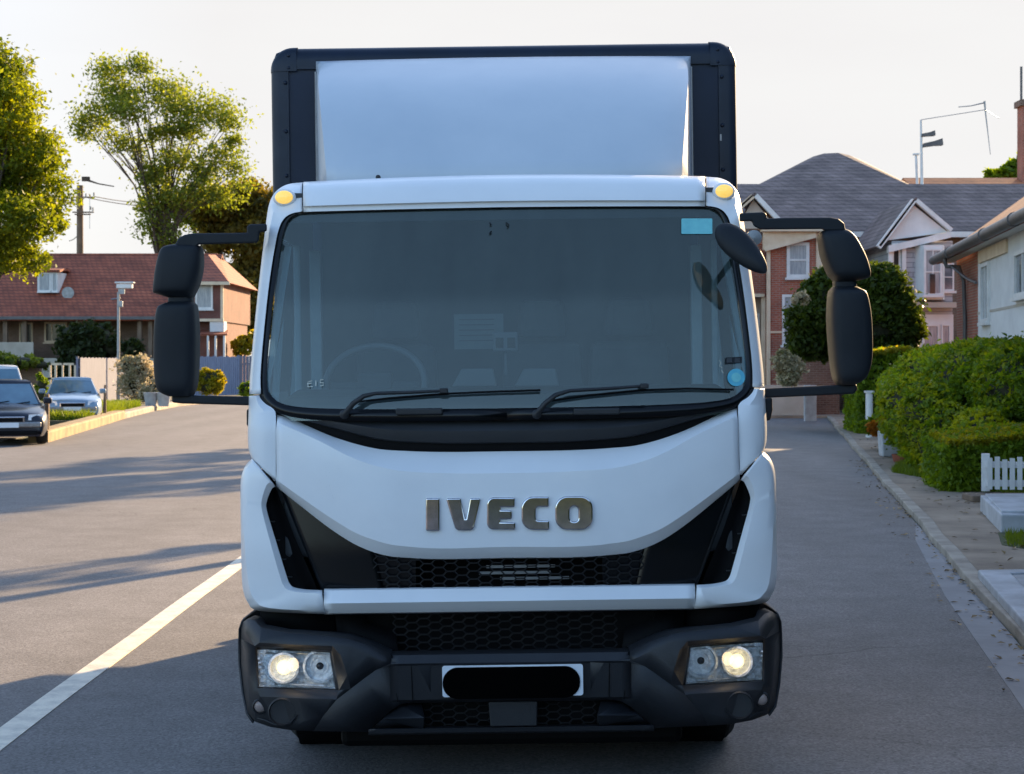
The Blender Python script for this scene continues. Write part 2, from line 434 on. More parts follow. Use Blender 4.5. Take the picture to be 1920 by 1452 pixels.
M['intlight'] = mat('pale_cab_trim', (0.52, 0.58, 0.60), (0.4, 0.46, 0.5), rough=0.7, scale=3)
M['rim'] = mat('steering_rim', (0.15, 0.165, 0.17), (0.12, 0.13, 0.14), rough=0.5)
M['paper'] = mat('paper', (0.12, 0.14, 0.14), (0.10, 0.12, 0.12), rough=0.8, scale=20)
M['teal'] = mat('teal_sticker', (0.16, 0.52, 0.56), (0.20, 0.60, 0.62), rough=0.5, scale=30)
M['cyan'] = mat('cyan_disc', (0.06, 0.38, 0.55), (0.12, 0.5, 0.62), rough=0.5, scale=30)
M['chalk'] = mat('chalk_writing', (0.75, 0.76, 0.66), rough=0.8, scale=30)
M['plate'] = mat('number_plate_white', (0.72, 0.77, 0.82), (0.66, 0.7, 0.76), rough=0.4, scale=12)
M['white'] = mat('white_gloss_paint', (0.74, 0.73, 0.71), (0.62, 0.61, 0.59), rough=0.5, scale=3)
M['cream'] = mat('cream_painted_trim', (0.72, 0.58, 0.42), (0.62, 0.47, 0.32), rough=0.6, scale=2.5)
M['render'] = mat('pale_render', (0.74, 0.735, 0.72), (0.62, 0.61, 0.60), rough=0.9, scale=1.2, detail=9, bump=0.25, bscale=22)
M['renderb'] = mat('beige_render', (0.50, 0.44, 0.37), (0.40, 0.35, 0.29), rough=0.9, scale=1.4, detail=9, bump=0.25, bscale=22)
M['brick'] = tile_mat('red_brick', (0.40, 0.10, 0.052), (0.31, 0.075, 0.04), (0.33, 0.22, 0.17), 0.23, 0.075)
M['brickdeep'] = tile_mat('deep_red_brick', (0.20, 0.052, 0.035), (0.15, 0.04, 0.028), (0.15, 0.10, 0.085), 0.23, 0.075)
M['brickdk'] = tile_mat('brown_brick', (0.20, 0.11, 0.075), (0.14, 0.075, 0.05), (0.22, 0.17, 0.13), 0.23, 0.075)
M['siding'] = tile_mat('grey_weatherboard', (0.46, 0.46, 0.48), (0.39, 0.39, 0.41), (0.22, 0.22, 0.24), 5.0, 0.16, 0.014)
M['redtile'] = tile_mat('red_roof_tile', (0.36, 0.098, 0.048), (0.28, 0.072, 0.036), (0.14, 0.04, 0.025), 0.30, 0.19, 0.022, axis='xz', bump=0.8, noise=0.55)
M['slate'] = tile_mat('grey_slate', (0.200, 0.150, 0.140), (0.145, 0.108, 0.104), (0.075, 0.055, 0.052), 0.34, 0.17, 0.018, axis='xz', bump=0.6, noise=0.7)
M['orange'] = tile_mat('orange_roof_tile', (0.50, 0.17, 0.06), (0.40, 0.13, 0.05), (0.2, 0.07, 0.03), 0.3, 0.2, 0.02)
M['gutter'] = mat('dark_gutter', (0.075, 0.07, 0.075), (0.12, 0.11, 0.11), rough=0.45, scale=4)
M['concrete'] = mat('pavement_concrete', (0.36, 0.275, 0.20), (0.20, 0.15, 0.11), rough=0.9, scale=1.3, detail=10, bump=0.3, bscale=40)
M['kerb'] = mat('kerb_stone', (0.40, 0.345, 0.28), (0.22, 0.185, 0.15), rough=0.85, scale=2.5, detail=10, bump=0.4, bscale=30)
M['yellow'] = mat('sun_tinted_kerb_stone', (0.38, 0.275, 0.14), (0.18, 0.13, 0.075), rough=0.85, scale=2.2, detail=9, bump=0.3, bscale=20)  # sandy tint carries the sunlight on the left kerb
M['channel'] = mat('light_channel', (0.27, 0.265, 0.27), (0.21, 0.205, 0.21), rough=0.85, scale=2, detail=10, bump=0.2)
M['block'] = mat('painted_block', (0.50, 0.51, 0.53), (0.32, 0.32, 0.33), rough=0.8, scale=2.5, detail=10, bump=0.3, bscale=25)
M['slabs'] = mat('light_step_stone', (0.42, 0.40, 0.395), (0.31, 0.30, 0.29), rough=0.9, scale=3, detail=10, bump=0.3)
M['asphalt'] = asphalt_mat('asphalt', (0.136, 0.130, 0.129), (0.192, 0.182, 0.178))
M['line'] = mat('worn_road_paint', (0.72, 0.66, 0.55), (0.46, 0.43, 0.38), rough=0.75, scale=7, detail=12, lo=0.42, hi=0.72, bump=0.2)
M['soil'] = mat('garden_soil', (0.085, 0.065, 0.045), (0.05, 0.055, 0.025), rough=1.0, scale=2.5, bump=0.6)
M['field'] = mat('lawn_ground', (0.06, 0.085, 0.025), (0.09, 0.085, 0.045), rough=1.0, scale=0.5, bump=0.6, bscale=8)
M['bark'] = mat('bark', (0.10, 0.075, 0.055), (0.05, 0.038, 0.03), rough=0.95, scale=6, stretch=(3, 3, 0.6), bump=0.8)
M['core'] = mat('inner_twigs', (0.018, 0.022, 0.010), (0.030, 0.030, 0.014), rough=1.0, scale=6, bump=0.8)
M['wood'] = mat('weathered_timber', (0.22, 0.15, 0.10), (0.13, 0.09, 0.065), rough=0.85, scale=4, stretch=(1, 1, 0.3))
M['fencew'] = mat('whitewashed_boards', (0.18, 0.19, 0.26), (0.14, 0.15, 0.20), rough=0.8, scale=3, stretch=(4, 4, 0.5))
M['fenceb'] = mat('blue_painted_boards', (0.21, 0.27, 0.40), (0.16, 0.21, 0.33), rough=0.7, scale=3, stretch=(4, 4, 0.5))
M['galv'] = mat('galvanised_steel', (0.34, 0.36, 0.38), (0.26, 0.27, 0.29), rough=0.45, metal=0.7, scale=7)
M['terra'] = mat('terracotta', (0.28, 0.08, 0.045), (0.2, 0.06, 0.03), rough=0.85, scale=6)
L_A = leaf_mat('leaves_deep_green', (0.028, 0.056, 0.008), (0.21, 0.235, 0.014), 0.48, (2.6, 2.4, 0.35))
L_B = leaf_mat('leaves_olive', (0.065, 0.100, 0.026), (0.22, 0.25, 0.04), 0.5, (2.2, 2.1, 0.5))
L_D = leaf_mat('leaves_dark', (0.016, 0.028, 0.010), (0.04, 0.055, 0.014), 0.25, (2.0, 1.8, 0.6))
L_Y = leaf_mat('leaves_yew', (0.018, 0.036, 0.006), (0.085, 0.12, 0.014), 0.30, (2.4, 2.2, 0.5))
L_H = leaf_mat('leaves_hedge', (0.045, 0.095, 0.008), (0.20, 0.28, 0.018), 0.42, (2.6, 2.3, 0.35))
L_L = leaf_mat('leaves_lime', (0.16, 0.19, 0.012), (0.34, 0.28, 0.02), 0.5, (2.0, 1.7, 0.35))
L_W = leaf_mat('blossom', (0.14, 0.15, 0.05), (0.80, 0.66, 0.48), 0.4, (1.1, 1.05, 0.9))
L_O = leaf_mat('leaves_orange', (0.30, 0.09, 0.01), (0.42, 0.20, 0.02), 0.4, (1.6, 1.3, 0.6))
L_G = leaf_mat('grass_blades', (0.07, 0.12, 0.012), (0.16, 0.20, 0.02), 0.4, (2.2, 2.0, 0.4))

# added shade trees: x, y, height, crown radius, leaves per square metre of crown
SHADE = [(1.0, 37, 8.7, 3.2, 620), (1.3, 23.5, 6.0, 1.5, 260), (2.6, 45, 10.0, 3.2, 620), (-0.6, 18.6, 4.9, 0.9, 330)]
# ================================================================== THE TRUCK
TD = 6.9                      # distance of the truck's front face
PHI = R(0.8)                  # the road's camber leans it a little
def U(x, y):
    dx, dy = x - 957.0, y - 1250.0
    return dx - dy * PHI, 1250.0 + dy + dx * PHI
def Lp(a, y, dep):
    d = TD + dep
    return (a * d / FP, dep, CH - (y - HZ) * d / FP)
def PR(y):
    return float(np.interp(y, [330, 350, 386, 560, 735, 768, 800, 860, 1030, 1060, 1141, 1300], [0.66, 0.50, 0.415, 0.25, 0.135, 0.115, 0.105, 0.10, 0.085, 0.09, 0.10, 0.10]))
def CV(a):
    return 0.10 * (abs(a) / 440.0) ** 3
def DF(a, y): return PR(y) + CV(a)
def LS(a, y, off=0.0): return Lp(a, y, DF(a, y) + off)

def crom(pts, n=4):
    """smooth resampling of a polyline (any dimension)"""
    P = [np.array(p, float) for p in pts]
    out = []
    for i in range(len(P) - 1):
        p0 = P[i - 1] if i > 0 else 2 * P[0] - P[1]
        p3 = P[i + 2] if i + 2 < len(P) else 2 * P[-1] - P[-2]
        p1, p2 = P[i], P[i + 1]
        for k in range(n):
            t = k / n
            out.append(0.5 * ((2 * p1) + (-p0 + p2) * t + (2 * p0 - 5 * p1 + 4 * p2 - p3) * t * t + (-p0 + 3 * p1 - 3 * p2 + p3) * t ** 3))
    out.append(P[-1])
    return out

def cfun(pts):
    """monotone-ish cubic y(a) through points, even about 0"""
    xs = np.array([p[0] for p in pts], float); ys = np.array([p[1] for p in pts], float)
    h = np.diff(xs); dl = np.diff(ys) / h
    m = np.zeros(len(xs))
    for i in range(1, len(xs) - 1):
        m[i] = 0 if dl[i - 1] * dl[i] < 0 else (h[i - 1] * dl[i] + h[i] * dl[i - 1]) / (h[i - 1] + h[i])
    m[0] = 0; m[-1] = dl[-1]
    def f(a):
        a = min(abs(a), xs[-1]); i = min(max(int(np.searchsorted(xs, a)) - 1, 0), len(xs) - 2)
        t = (a - xs[i]) / h[i]
        return float((2 * t**3 - 3 * t**2 + 1) * ys[i] + (t**3 - 2 * t**2 + t) * h[i] * m[i] + (-2 * t**3 + 3 * t**2) * ys[i + 1] + (t**3 - t**2) * h[i] * m[i + 1])
    return f

truck = thing('box_truck', 'white cab truck with dark navy box body, parked facing the camera on the road', 'truck', (0.001, TD, 0))
truck.rotation_euler = (0, -PHI, 0)
T = truck

def strip(name, A, curves, material, sub=3, smooth=28, solid=0.012, **kw):
    """panel across the cab: columns A, rows through curves [(f, off)]"""
    mb = MB(); rows = []
    for k in range(len(curves)):
        f, o = curves[k]
        if k == 0:
            rows.append([LS(a, f(a), o) for a in A])
        else:
            g, p = curves[k - 1]
            for j in range(1, sub + 1):
                t = j / sub
                rows.append([LS(a, g(a) * (1 - t) + f(a) * t, p * (1 - t) + o * t) for a in A])
    mb.grid(rows)
    return mb.build(name, material, T, smooth=smooth, solid=solid, **kw)

def pts_panel(name, rows, s, material, parent=None, smooth=30, solid=0.012, **kw):
    """rows of local points; mirrored with s"""
    mb = MB()
    rr = [[(s * p[0], p[1], p[2]) for p in r] for r in rows]
    if s < 0: rr = [r[::-1] for r in rr]
    mb.grid(rr)
    return mb.build(name, material, parent or T, smooth=smooth, solid=solid, **kw)

def cdt_panel(name, pts, holes, material, s=1, parent=None, smooth=25, solid=0.01, offs=None, grid=None, **kw):
    """flat facets through control points (a,y,dep); holes are lists of the same; extra creases in offs"""
    V = []; E = []; F = []; D = []
    def ad(p): V.append(Vector((p[0], p[1]))); D.append(p[2]); return len(V) - 1
    ids = [ad(p) for p in pts]; n = len(ids)
    E += [(ids[i], ids[(i + 1) % n]) for i in range(n)]
    for h in holes:
        hi = [ad(p) for p in h]; m = len(hi)
        E += [(hi[i], hi[(i + 1) % m]) for i in range(m)]
    for c in (offs or []):
        ci = [ad(p) for p in c]
        E += [(ci[i], ci[i + 1]) for i in range(len(ci) - 1)]
    nv, ne, nf, ov, oe, of = delaunay_2d_cdt(V, E, [], 1, 1e-5)
    outl = [(p[0], p[1]) for p in pts]
    def inside(q, poly):
        c = False; j = len(poly) - 1
        for i in range(len(poly)):
            if (poly[i][1] > q[1]) != (poly[j][1] > q[1]) and q[0] < (poly[j][0] - poly[i][0]) * (q[1] - poly[i][1]) / (poly[j][1] - poly[i][1]) + poly[i][0]: c = not c
            j = i
        return c
    mb = MB(); vs = []
    for i, v in enumerate(nv):
        d = np.mean([D[k] for k in ov[i]]) if ov[i] else 0
        p = Lp(v.x, v.y, d); vs.append((s * p[0], p[1], p[2]))
    fs = []
    for f in nf:
        cx = sum(nv[i].x for i in f) / len(f); cy = sum(nv[i].y for i in f) / len(f)
        if not inside((cx, cy), outl): continue
        if any(inside((cx, cy), [(p[0], p[1]) for p in h]) for h in holes): continue
        # orient towards -y
        a, b, c = [Vector(vs[i]) for i in f[:3]]
        fs.append(tuple(f) if (b - a).cross(c - a).y < 0 else tuple(f)[::-1])
    mb.add(vs, fs)
    return mb.build(name, material, parent or T, smooth=smooth, solid=solid, **kw)

# ---- bonnet panel between the two shut lines
hoodA = list(np.linspace(-431.5, 431.5, 73))
h_top = cfun([(0, 851), (187, 848), (242, 843.5), (283, 834), (324, 820.5), (379, 796), (434, 768)])
h_cr = cfun([(0, 889), (130, 887), (214, 880), (255, 870), (297, 854), (352, 825), (434, 787)])
h_in = cfun([(0, 1023), (187, 1020), (228, 1014), (247, 1008), (283, 994), (324, 969), (379, 930), (434, 889)])
h_bot = cfun([(0, 1041), (187, 1038.5), (228, 1034), (247, 1029), (283, 1014), (324, 988), (379, 945), (434, 900)])
strip('bonnet_panel', hoodA, [(lambda a: h_top(a) - 3, 0.09), (h_top, 0.060), (h_cr, -0.004), (lambda a: h_cr(a) * 0.5 + h_in(a) * 0.5, -0.006), (h_in, 0.0), (h_bot, 0.050), (lambda a: h_bot(a) + 1, 0.09)], M['paint'], sub=4, smooth=22, bevel=0)

for s in (-1, 1):
    mb = MB()
    rr0 = [LS(s * 424, y, 0.04) for y in (905, 880, 830, 790, 766)]; rr1 = [LS(s * 446, y, 0.05) for y in (905, 880, 830, 790, 766)]
    mb.grid([rr0, rr1] if s < 0 else [rr1, rr0])
    mb.build('shut_line_backing', M['black'], T)  # black strip set behind the panel gap to darken it
# ---- lower white trim bar
tA = list(np.linspace(-347.0, 347.0, 41))
strip('lower_trim', tA, [(lambda a: 1104.0, 0.05), (lambda a: 1107.0, 0.022), (lambda a: 1126.0, -0.014), (lambda a: 1141.0, 0.028), (lambda a: 1143.0, 0.08)], M['paint'], sub=2, smooth=25)

# ---- cowl (matt panel under the windscreen and the black gap below it)
cw_t = cfun([(0, 783), (250, 782), (360, 777), (434, 764)])
cw_m = cfun([(0, 825), (150, 823), (240, 815), (300, 800), (350, 786), (434, 766.5)])
strip('cowl_panel', list(np.linspace(-430, 430, 61)), [(lambda a: cw_t(a) - 4, 0.12), (cw_t, 0.055), (lambda a: cw_m(a) * 0.6 + cw_t(a) * 0.4, 0.026), (cw_m, 0.03), (lambda a: cw_m(a) + 2, 0.065)], M['plastic'], sub=2)
strip('cowl_gap', list(np.linspace(-434, 434, 61)), [(lambda a: cw_m(a) - 3, 0.055), (lambda a: h_top(a) + 8, 0.075)], M['black'], sub=2)

# ---- windscreen surround: pillars, header and roof corners
P_in = [(378, 389.5), (395, 392), (408, 397.5), (417, 406), (424.5, 420), (432, 450), (444.5, 525), (455, 611), (462.6, 690), (463.2, 733)]
P_out = [(378, 341), (402, 343.5), (419, 351), (431, 364), (439, 386), (446.5, 438), (458, 525), (468, 611), (476.5, 695), (478.5, 733)]
jn = crom([(a[0], a[1], b[0], b[1]) for a, b in zip(P_in, P_out)], 4)
for s in (-1, 1):
    rows = []
    for q in jn:
        ai, yi, ao, yo = q
        base = DF(ai, yi)
        top = max(0.0, min(1.0, (400 - yo) / 60.0))
        do = base + 0.085 + 0.10 * top
        p0 = Lp(ai, yi, base + 0.035)
        p1 = Lp(ai, yi, base - 0.004)
        p2 = Lp(ai * 0.45 + ao * 0.55, yi * 0.45 + yo * 0.55, base + 0.012 + 0.03 * top)
        p3 = Lp(ao, yo, do)
        nx, nz = (1 - top), top
        p4 = (p3[0] + 0.004 * nx, do + 0.10, p3[2] + 0.006 * nz)
        p5 = (p3[0] + 0.004 * nx, do + (0.16 if top < 0.05 else 1.35), p3[2] + 0.03 * nz)
        rows.append([p0, p1, p2, p3, p4, p5])
    pts_panel('windscreen_pillar', [list(c) for c in zip(*rows)][::-1] if s > 0 else [list(c) for c in zip(*rows)][::-1], s, M['paint'], smooth=40, solid=0.01)
hd_o = cfun([(0, 333), (200, 335.5), (376, 341)])
hd_i = cfun([(0, 386), (200, 387.3), (376, 389.5)])
hdA = list(np.linspace(-376, 376, 49))
mb = MB()
rows = []
for (t, o) in ((1.0, 0.03), (1.0, 0.0), (0.83, 0.004), (0.80, -0.016), (0.35, 0.02), (0.12, 0.06), (0.0, 0.14), (-0.02, 0.25)):
    rows.append([Lp(a, hd_o(a) * (1 - t) + hd_i(a) * t, PR(hd_i(a)) + CV(a) + o) for a in hdA])
zt = [p[2] for p in rows[-1]]
rows.append([(p[0], 1.9, z + 0.02) for p, z in zip(rows[-1], zt)])
mb.grid(rows[::-1])
mb.build('roof_header', M['paint'], T, smooth=35, solid=0.01)

# ---- windscreen glass, black border and rubber
edge = P_in + [(459, 744), (450, 754), (436, 763), (405, 772), (340, 779), (200, 783.5), (0, 785)]
def screen_half(y):
    ys = [386, 389.5, 392, 397.5, 406, 420, 450, 525, 611, 690, 733, 744, 754, 763, 772, 785]
    ws = [360, 378, 395, 408, 417, 424.5, 432, 444.5, 455, 462.6, 463.2, 459, 450, 436, 420, 400]
    return float(np.interp(y, ys, ws))
ys = list(np.interp(np.linspace(0, 1, 34), [0, 0.1, 0.2, 0.85, 1], [387.5, 396, 420, 735, 784]))
mb = MB()
mb.grid([[LS(screen_half(y) * u, y - 1.5 * (1 - abs(u)), 0.012) for u in np.linspace(-1, 1, 33)] for y in ys][::-1])
mb.build('windscreen', M['wglass'], T, smooth=60)
# frit: ring of black between the opening's edge and an inset outline
outer = [(0, 386)] + [(200, 387.3)] + P_in + [(459, 744), (450, 755), (436, 765), (405, 776), (340, 784), (200, 788), (0, 789)]
inner = [(0, 391.5), (200, 393)] + [(372, 396), (387, 398.5), (397, 403), (405, 411), (411.5, 424), (419, 452), (431, 526), (441.5, 611), (449, 690), (448, 722)] + [(444, 733), (436, 742), (424, 750), (398, 757), (335, 762), (200, 765), (0, 766)]
rr = crom([(a[0], a[1], b[0], b[1]) for a, b in zip(outer, inner)], 3)
mb = MB()
for s in (-1, 1):
    r1 = [LS(s * q[0], q[1], 0.006) for q in rr]; r2 = [LS(s * q[2], q[3], 0.007) for q in rr]
    mb.grid([r1, r2] if s > 0 else [r2, r1])
mb.build('windscreen_border', M['gloss'], T, smooth=60, solid=0.004)
# tinted sun band behind the top edge of the glass
mb = MB()
mb.grid([[LS(u * (screen_half(y) - 12), y, 0.03) for u in np.linspace(-1, 1, 25)] for y in (392, 402, 412)][::-1])
mb.build('sun_visor_band', M['interior'], T, smooth=60)

# ---- corner panels (doors' front edge) beside the bonnet
C_in = [(463.5, 736), (459.5, 745), (450.5, 756), (439.5, 764.5), (437.2, 775), (437.2, 800), (437.6, 835), (438.2, 870), (438.5, 896)]
C_out = [(478.5, 736), (478.8, 746), (479.2, 757), (479.5, 767), (480, 778), (481, 795), (481.4, 815), (480, 836), (475, 851)]
cj = crom([(a[0], a[1], b[0], b[1]) for a, b in zip(C_in, C_out)], 3)
for s in (-1, 1):
    cols = []
    for q in cj:
        ai, yi, ao, yo = q
        b0 = DF(ai, yi)
        k = max(0, min(1, (790 - yi) / 50.0))
        p0 = Lp(ai, yi, b0 + 0.05); p1 = Lp(ai, yi, b0 + 0.0 + 0.016 * k)
        p2 = Lp(ai * 0.62 + ao * 0.38, yi * 0.62 + yo * 0.38 + 2 * k, b0 - 0.0); p3 = Lp(ai * 0.15 + ao * 0.85, yi * 0.15 + yo * 0.85, b0 + 0.03); p4 = Lp(ao, yo, b0 + 0.085)
        p5 = (p4[0] + 0.004, p4[1] + 0.15, p4[2]); p6 = (p4[0] + 0.004, 1.55, p4[2])
        cols.append([p0, p1, p2, p3, p4, p5, p6])
    pts_panel('corner_panel', [list(c) for c in zip(*cols)][::-1], s, M['paint'], smooth=40)

# ---- fenders round the black grille wings
F_in = [(438.5, 902), (447, 908), (457, 931), (458, 951), (443.5, 1003), (423, 1073), (416.5, 1091), (406, 1100.5), (381, 1105.5), (351, 1107)]
F_out = [(475.5, 857), (488.5, 871), (495.6, 893), (497, 935), (497, 1000), (496.8, 1060), (494.5, 1098), (486, 1121), (465, 1134.5), (346, 1142)]
F_mid = [(466, 868), (478, 882), (484, 912), (486, 945), (478, 1003), (465, 1070), (455, 1100), (440, 1116), (410, 1122), (349, 1126)]
fj = crom([(*a, *m_, *b) for a, m_, b in zip(F_in, F_mid, F_out)], 4)
for s in (-1, 1):
    cols = []
    for i, q in enumerate(fj):
        ai, yi, am, ym, ao, yo = q
        b0 = DF(ai, yi)
        bot = i / (len(fj) - 1)
        kb = max(0.0, (bot - 0.72) / 0.28)
        cols.append([Lp(ai, yi, b0 + 0.09), Lp(ai, yi, b0 + 0.012), Lp(ai * 0.8 + am * 0.2, yi * 0.8 + ym * 0.2, b0 - 0.006), Lp(am, ym, DF(am, ym) - 0.018 + 0.006 * kb),
                     Lp(ao * 0.7 + am * 0.3, yo * 0.7 + ym * 0.3, DF(am, ym) + 0.004), Lp(ao, yo, DF(ao, yo) + 0.055 - 0.03 * kb),
                     (lambda p: (p[0] + 0.002 * (1 - kb), p[1] + 0.07, p[2]))(Lp(ao, yo, DF(ao, yo) + 0.06)),
                     (lambda p: (p[0] + 0.002 * (1 - kb), p[1] + 0.5 - 0.25 * kb, p[2] + 0.01 * kb))(Lp(ao, yo, DF(ao, yo) + 0.06))])
    pts_panel('front_wing', [list(c) for c in zip(*cols)][::-1], s, M['paint'], smooth=34)

# ---- black grille zone
gt = cfun([(0, 1035), (187, 1032), (247, 1022), (283, 1007), (324, 981), (379, 938), (434, 893)])
mb = MB()
# two smooth shoulders (bonnet side of the diagonal shut line), open in the middle for the mesh
for s in (-1, 1):
    rows = []
    for t in np.linspace(0, 1, 9):
        # inner border leans from (258,1033) to (236,1108); outer border is the diagonal shut line (434,898)-(351,1108)
        row = []
        for u in np.linspace(0, 1, 13):
            at = 258 + (434 - 258) * u; ab = 236 + (350 - 236) * u
            a = at * (1 - t) + ab * t; yt = gt(at); y = yt * (1 - t) + 1109 * t
            row.append(LS(s * a, y, 0.045 + 0.02 * u * (1 - t)))
        rows.append(row)
    mb = MB(); mb.grid(rows[::-1] if s > 0 else [r[::-1] for r in rows][::-1])
    mb.build('grille_shoulder', M['gloss'], T, smooth=35, solid=0.01)
for s in (-1, 1):
    # outboard inserts
    I = [(438, 903), (447, 909), (457, 932), (459, 951), (445, 1003), (424, 1073), (417, 1092), (406, 1102), (381, 1108)]
    D_ = [(438, 903), (433, 915), (425, 938), (417, 958), (402, 1000), (376, 1062), (368, 1080), (362, 1096), (357, 1110)]
    rows = [[LS(s * (i[0] * (1 - t) + d[0] * t), i[1] * (1 - t) + d[1] * t, 0.075 + 0.03 * math.sin(t * math.pi)) for t in np.linspace(0, 1, 7)] for i, d in zip(I, D_)]
    mb = MB(); mb.grid(rows if s < 0 else [r[::-1] for r in rows])
    mb.build('wing_vent', M['black'], T, smooth=35)
for s in (-1, 1):
    for (a, y) in ((452, 972), (443, 1007), (432, 1043), (421, 1076)):
        m2 = MB(); p = LS(s * (a - 7), y, 0.062); m2.box(p, (0.032, 0.02, 0.004)); m2.build('vent_slat', M['plastic'], T)

def hexmesh(name, a0, a1, y0, y1, W, H, dep, th, material, halff=None):
    """flattened honeycomb bars between a0..a1 / y0..y1 in picture units"""
    mb = MB(); segs = set(); k = 0; a = a0
    while a <= a1:
        y = y0 + (H / 2 if k % 2 else 0)
        while y <= y1:
            P = [(a - W / 2, y), (a - W / 4, y - H / 2), (a + W / 4, y - H / 2), (a + W / 2, y), (a + W / 4, y + H / 2), (a - W / 4, y + H / 2)]
            for i in range(6):
                p, q = P[i], P[(i + 1) % 6]
                key = tuple(sorted(((round(p[0]), round(p[1])), (round(q[0]), round(q[1])))))
                if key in segs: continue
                segs.add(key)
                if halff and abs((p[0] + q[0]) / 2) > halff((p[1] + q[1]) / 2): continue
                mb.tube([Lp(p[0], p[1], dep + CV(p[0])), Lp(q[0], q[1], dep + CV(q[0]))], th, seg=5)
            y += H
        a += W * 0.75; k += 1
    return mb.build(name, material, T, smooth=60)
hexmesh('grille_mesh', -262, 262, 1040, 1108, 29, 15, 0.135, 0.0032, M['mesh'], halff=lambda y: 260 - (y - 1032) * 0.29)
mb = MB()
mb.b2(-0.62, 0.62, 0.36, 0.38, 0.80, 1.16)
mb.build('radiator_backing', M['black'], T)
mb = MB()          # louvre bars glimpsed behind the mesh
for z, x0, x1 in ((0.952, -0.10, 0.20), (0.925, -0.13, 0.18), (0.90, -0.04, 0.26)):
    mb.b2(x0, x1, 0.26, 0.27, z - 0.006, z + 0.006)
mb.build('radiator_louvre', M['galv'], T)
for s in (-1, 1):   # blanked side cells of the mesh
    mb = MB(); mb.grid([[LS(s * a, y, 0.065) for a in ((175, 200, 230, 262) if s > 0 else (262, 230, 200, 175))] for y in (1112, 1090, 1060, 1030)])
    mb.build('mesh_blank', M['gloss'], T, smooth=50)

# ---- dark lower front between trim bar and bumper
mb = MB()
mb.b2(-0.95, 0.95, 0.34, 0.36, 0.42, 0.84)
mb.build('lower_backing', M['black'], T)
hexmesh('lower_mesh', -205, 205, 1150, 1222, 29, 15, 0.22, 0.0035, M['mesh'])
for s in (-1, 1):
    cdt_panel('front_step', [(468, 1120, .33), (468, 1180, .33), (430, 1200, .32), (325, 1206, .31), (333, 1126, .31)], [], M['black'], s)
    cdt_panel('step_insert', [(330, 1132, .29), (322, 1200, .26), (250, 1224, .2), (208, 1232, .16), (216, 1178, .24), (268, 1166, .27), (280, 1134, .29)], [], M['black'], s)

# ---- bumper
BW_top = [(506, 1190, .30), (505, 1172, .28), (501, 1160, .24), (492, 1154, .20), (479, 1157, .15), (466, 1171, .09), (420, 1181, .035), (340, 1189, -.01), (306, 1193, -.015), (262, 1207, .0), (224, 1224, .02)]
BW_ridge = [(224, 1242, -.005), (252, 1253, -.012), (276, 1270, -.018), (300, 1288, -.02), (327, 1308, -.022), (352, 1338, -.01), (371, 1366, .02)]
BW_bot = [(412, 1364, .03), (452, 1357, .07), (480, 1347, .13), (494, 1330, .20), (501, 1290, .26), (506, 1238, .30)]
HL = [(479, 1205, .075), (410, 1210, .03), (334, 1216, .0), (322, 1290, .0), (400, 1288, .025), (476, 1284, .07)]
for s in (-1, 1):
    cdt_panel('bumper_wing', BW_top + BW_ridge + BW_bot, [HL], M['bumper'], s,
              offs=[[(494, 1180, .17), (470, 1199, .058), (400, 1204, .015), (333, 1207, -.02), (300, 1210, -.02), (268, 1223, -.015), (240, 1236, -.01)],
                    [(496, 1215, .17), (492, 1260, .14), (488, 1296, .12), (470, 1300, .06), (400, 1304, .01), (338, 1306, -.018)],
                    [(318, 1224, -.03), (306, 1262, -.04)], [(480, 1325, .11), (440, 1340, .05), (390, 1348, .01)]], smooth=17, solid=0.012)
    # side return of the bumper
    mb = MB()
    so = [(506, 1190, .30), (505, 1172, .28), (501, 1160, .24)]
    rows = []
    for (a, y, d) in [(500, 1160, .24), (505, 1174, .28), (506, 1200, .30), (506, 1238, .30), (501, 1290, .26), (494, 1330, .20), (482, 1347, .14)]:
        p = Lp(a, y, d); rows.append([(s * p[0], p[1], p[2]), (s * (p[0] + 0.006), p[1] + 0.10, p[2]), (s * (p[0] - 0.02), 0.95, p[2])])
    mb.grid(rows if s > 0 else [r[::-1] for r in rows])
    mb.build('bumper_return', M['bumper'], T, smooth=50, solid=0.01)
    # top deck of the bumper behind its front edge
    mb = MB()
    f = [(492, 1154, .20), (479, 1157, .15), (466, 1171, .09), (420, 1181, .035), (340, 1189, -.01), (306, 1193, -.015), (262, 1207, .0), (224, 1224, .02)]
    r0 = [Lp(a, y, d) for a, y, d in f]
    r1 = [(p[0] * (0.985 if i < 2 else 1), p[1] + 0.10, p[2] - (0.0 if i > 1 else 0.0)) for i, p in enumerate(r0)]
    r2 = [(p[0], max(p[1], 0.3), p[2] - 0.03) for p in r1]
    rr_ = [[(s * p[0], p[1], p[2]) for p in r] for r in (r0, r1, r2)]
    mb.grid(rr_ if s < 0 else [r[::-1] for r in rr_])
    mb.build('bumper_deck', M['bumper'], T, smooth=50)
    # lower inner facet under the ridge
    cdt_panel('bumper_cheek', BW_ridge[::-1] + [(150, 1242, .0), (150, 1312, .03), (175, 1312, .035), (206, 1318, .05), (226, 1330, .055), (270, 1369, .06)], [], M['bumper'], s,
              offs=[[(222, 1246, .014), (212, 1312, .045)]], smooth=14)
    # seams
    for (a0, y0, a1, y1, d) in ((222, 1226, 212, 1314, .02), (186, 1243, 184, 1311, .012)):
        m2 = MB(); m2.tube([Lp(s * a0, y0, -.006 + d), Lp(s * a1, y1, d + .008)], 0.0022, 5); m2.build('bumper_seam', M['black'], T)
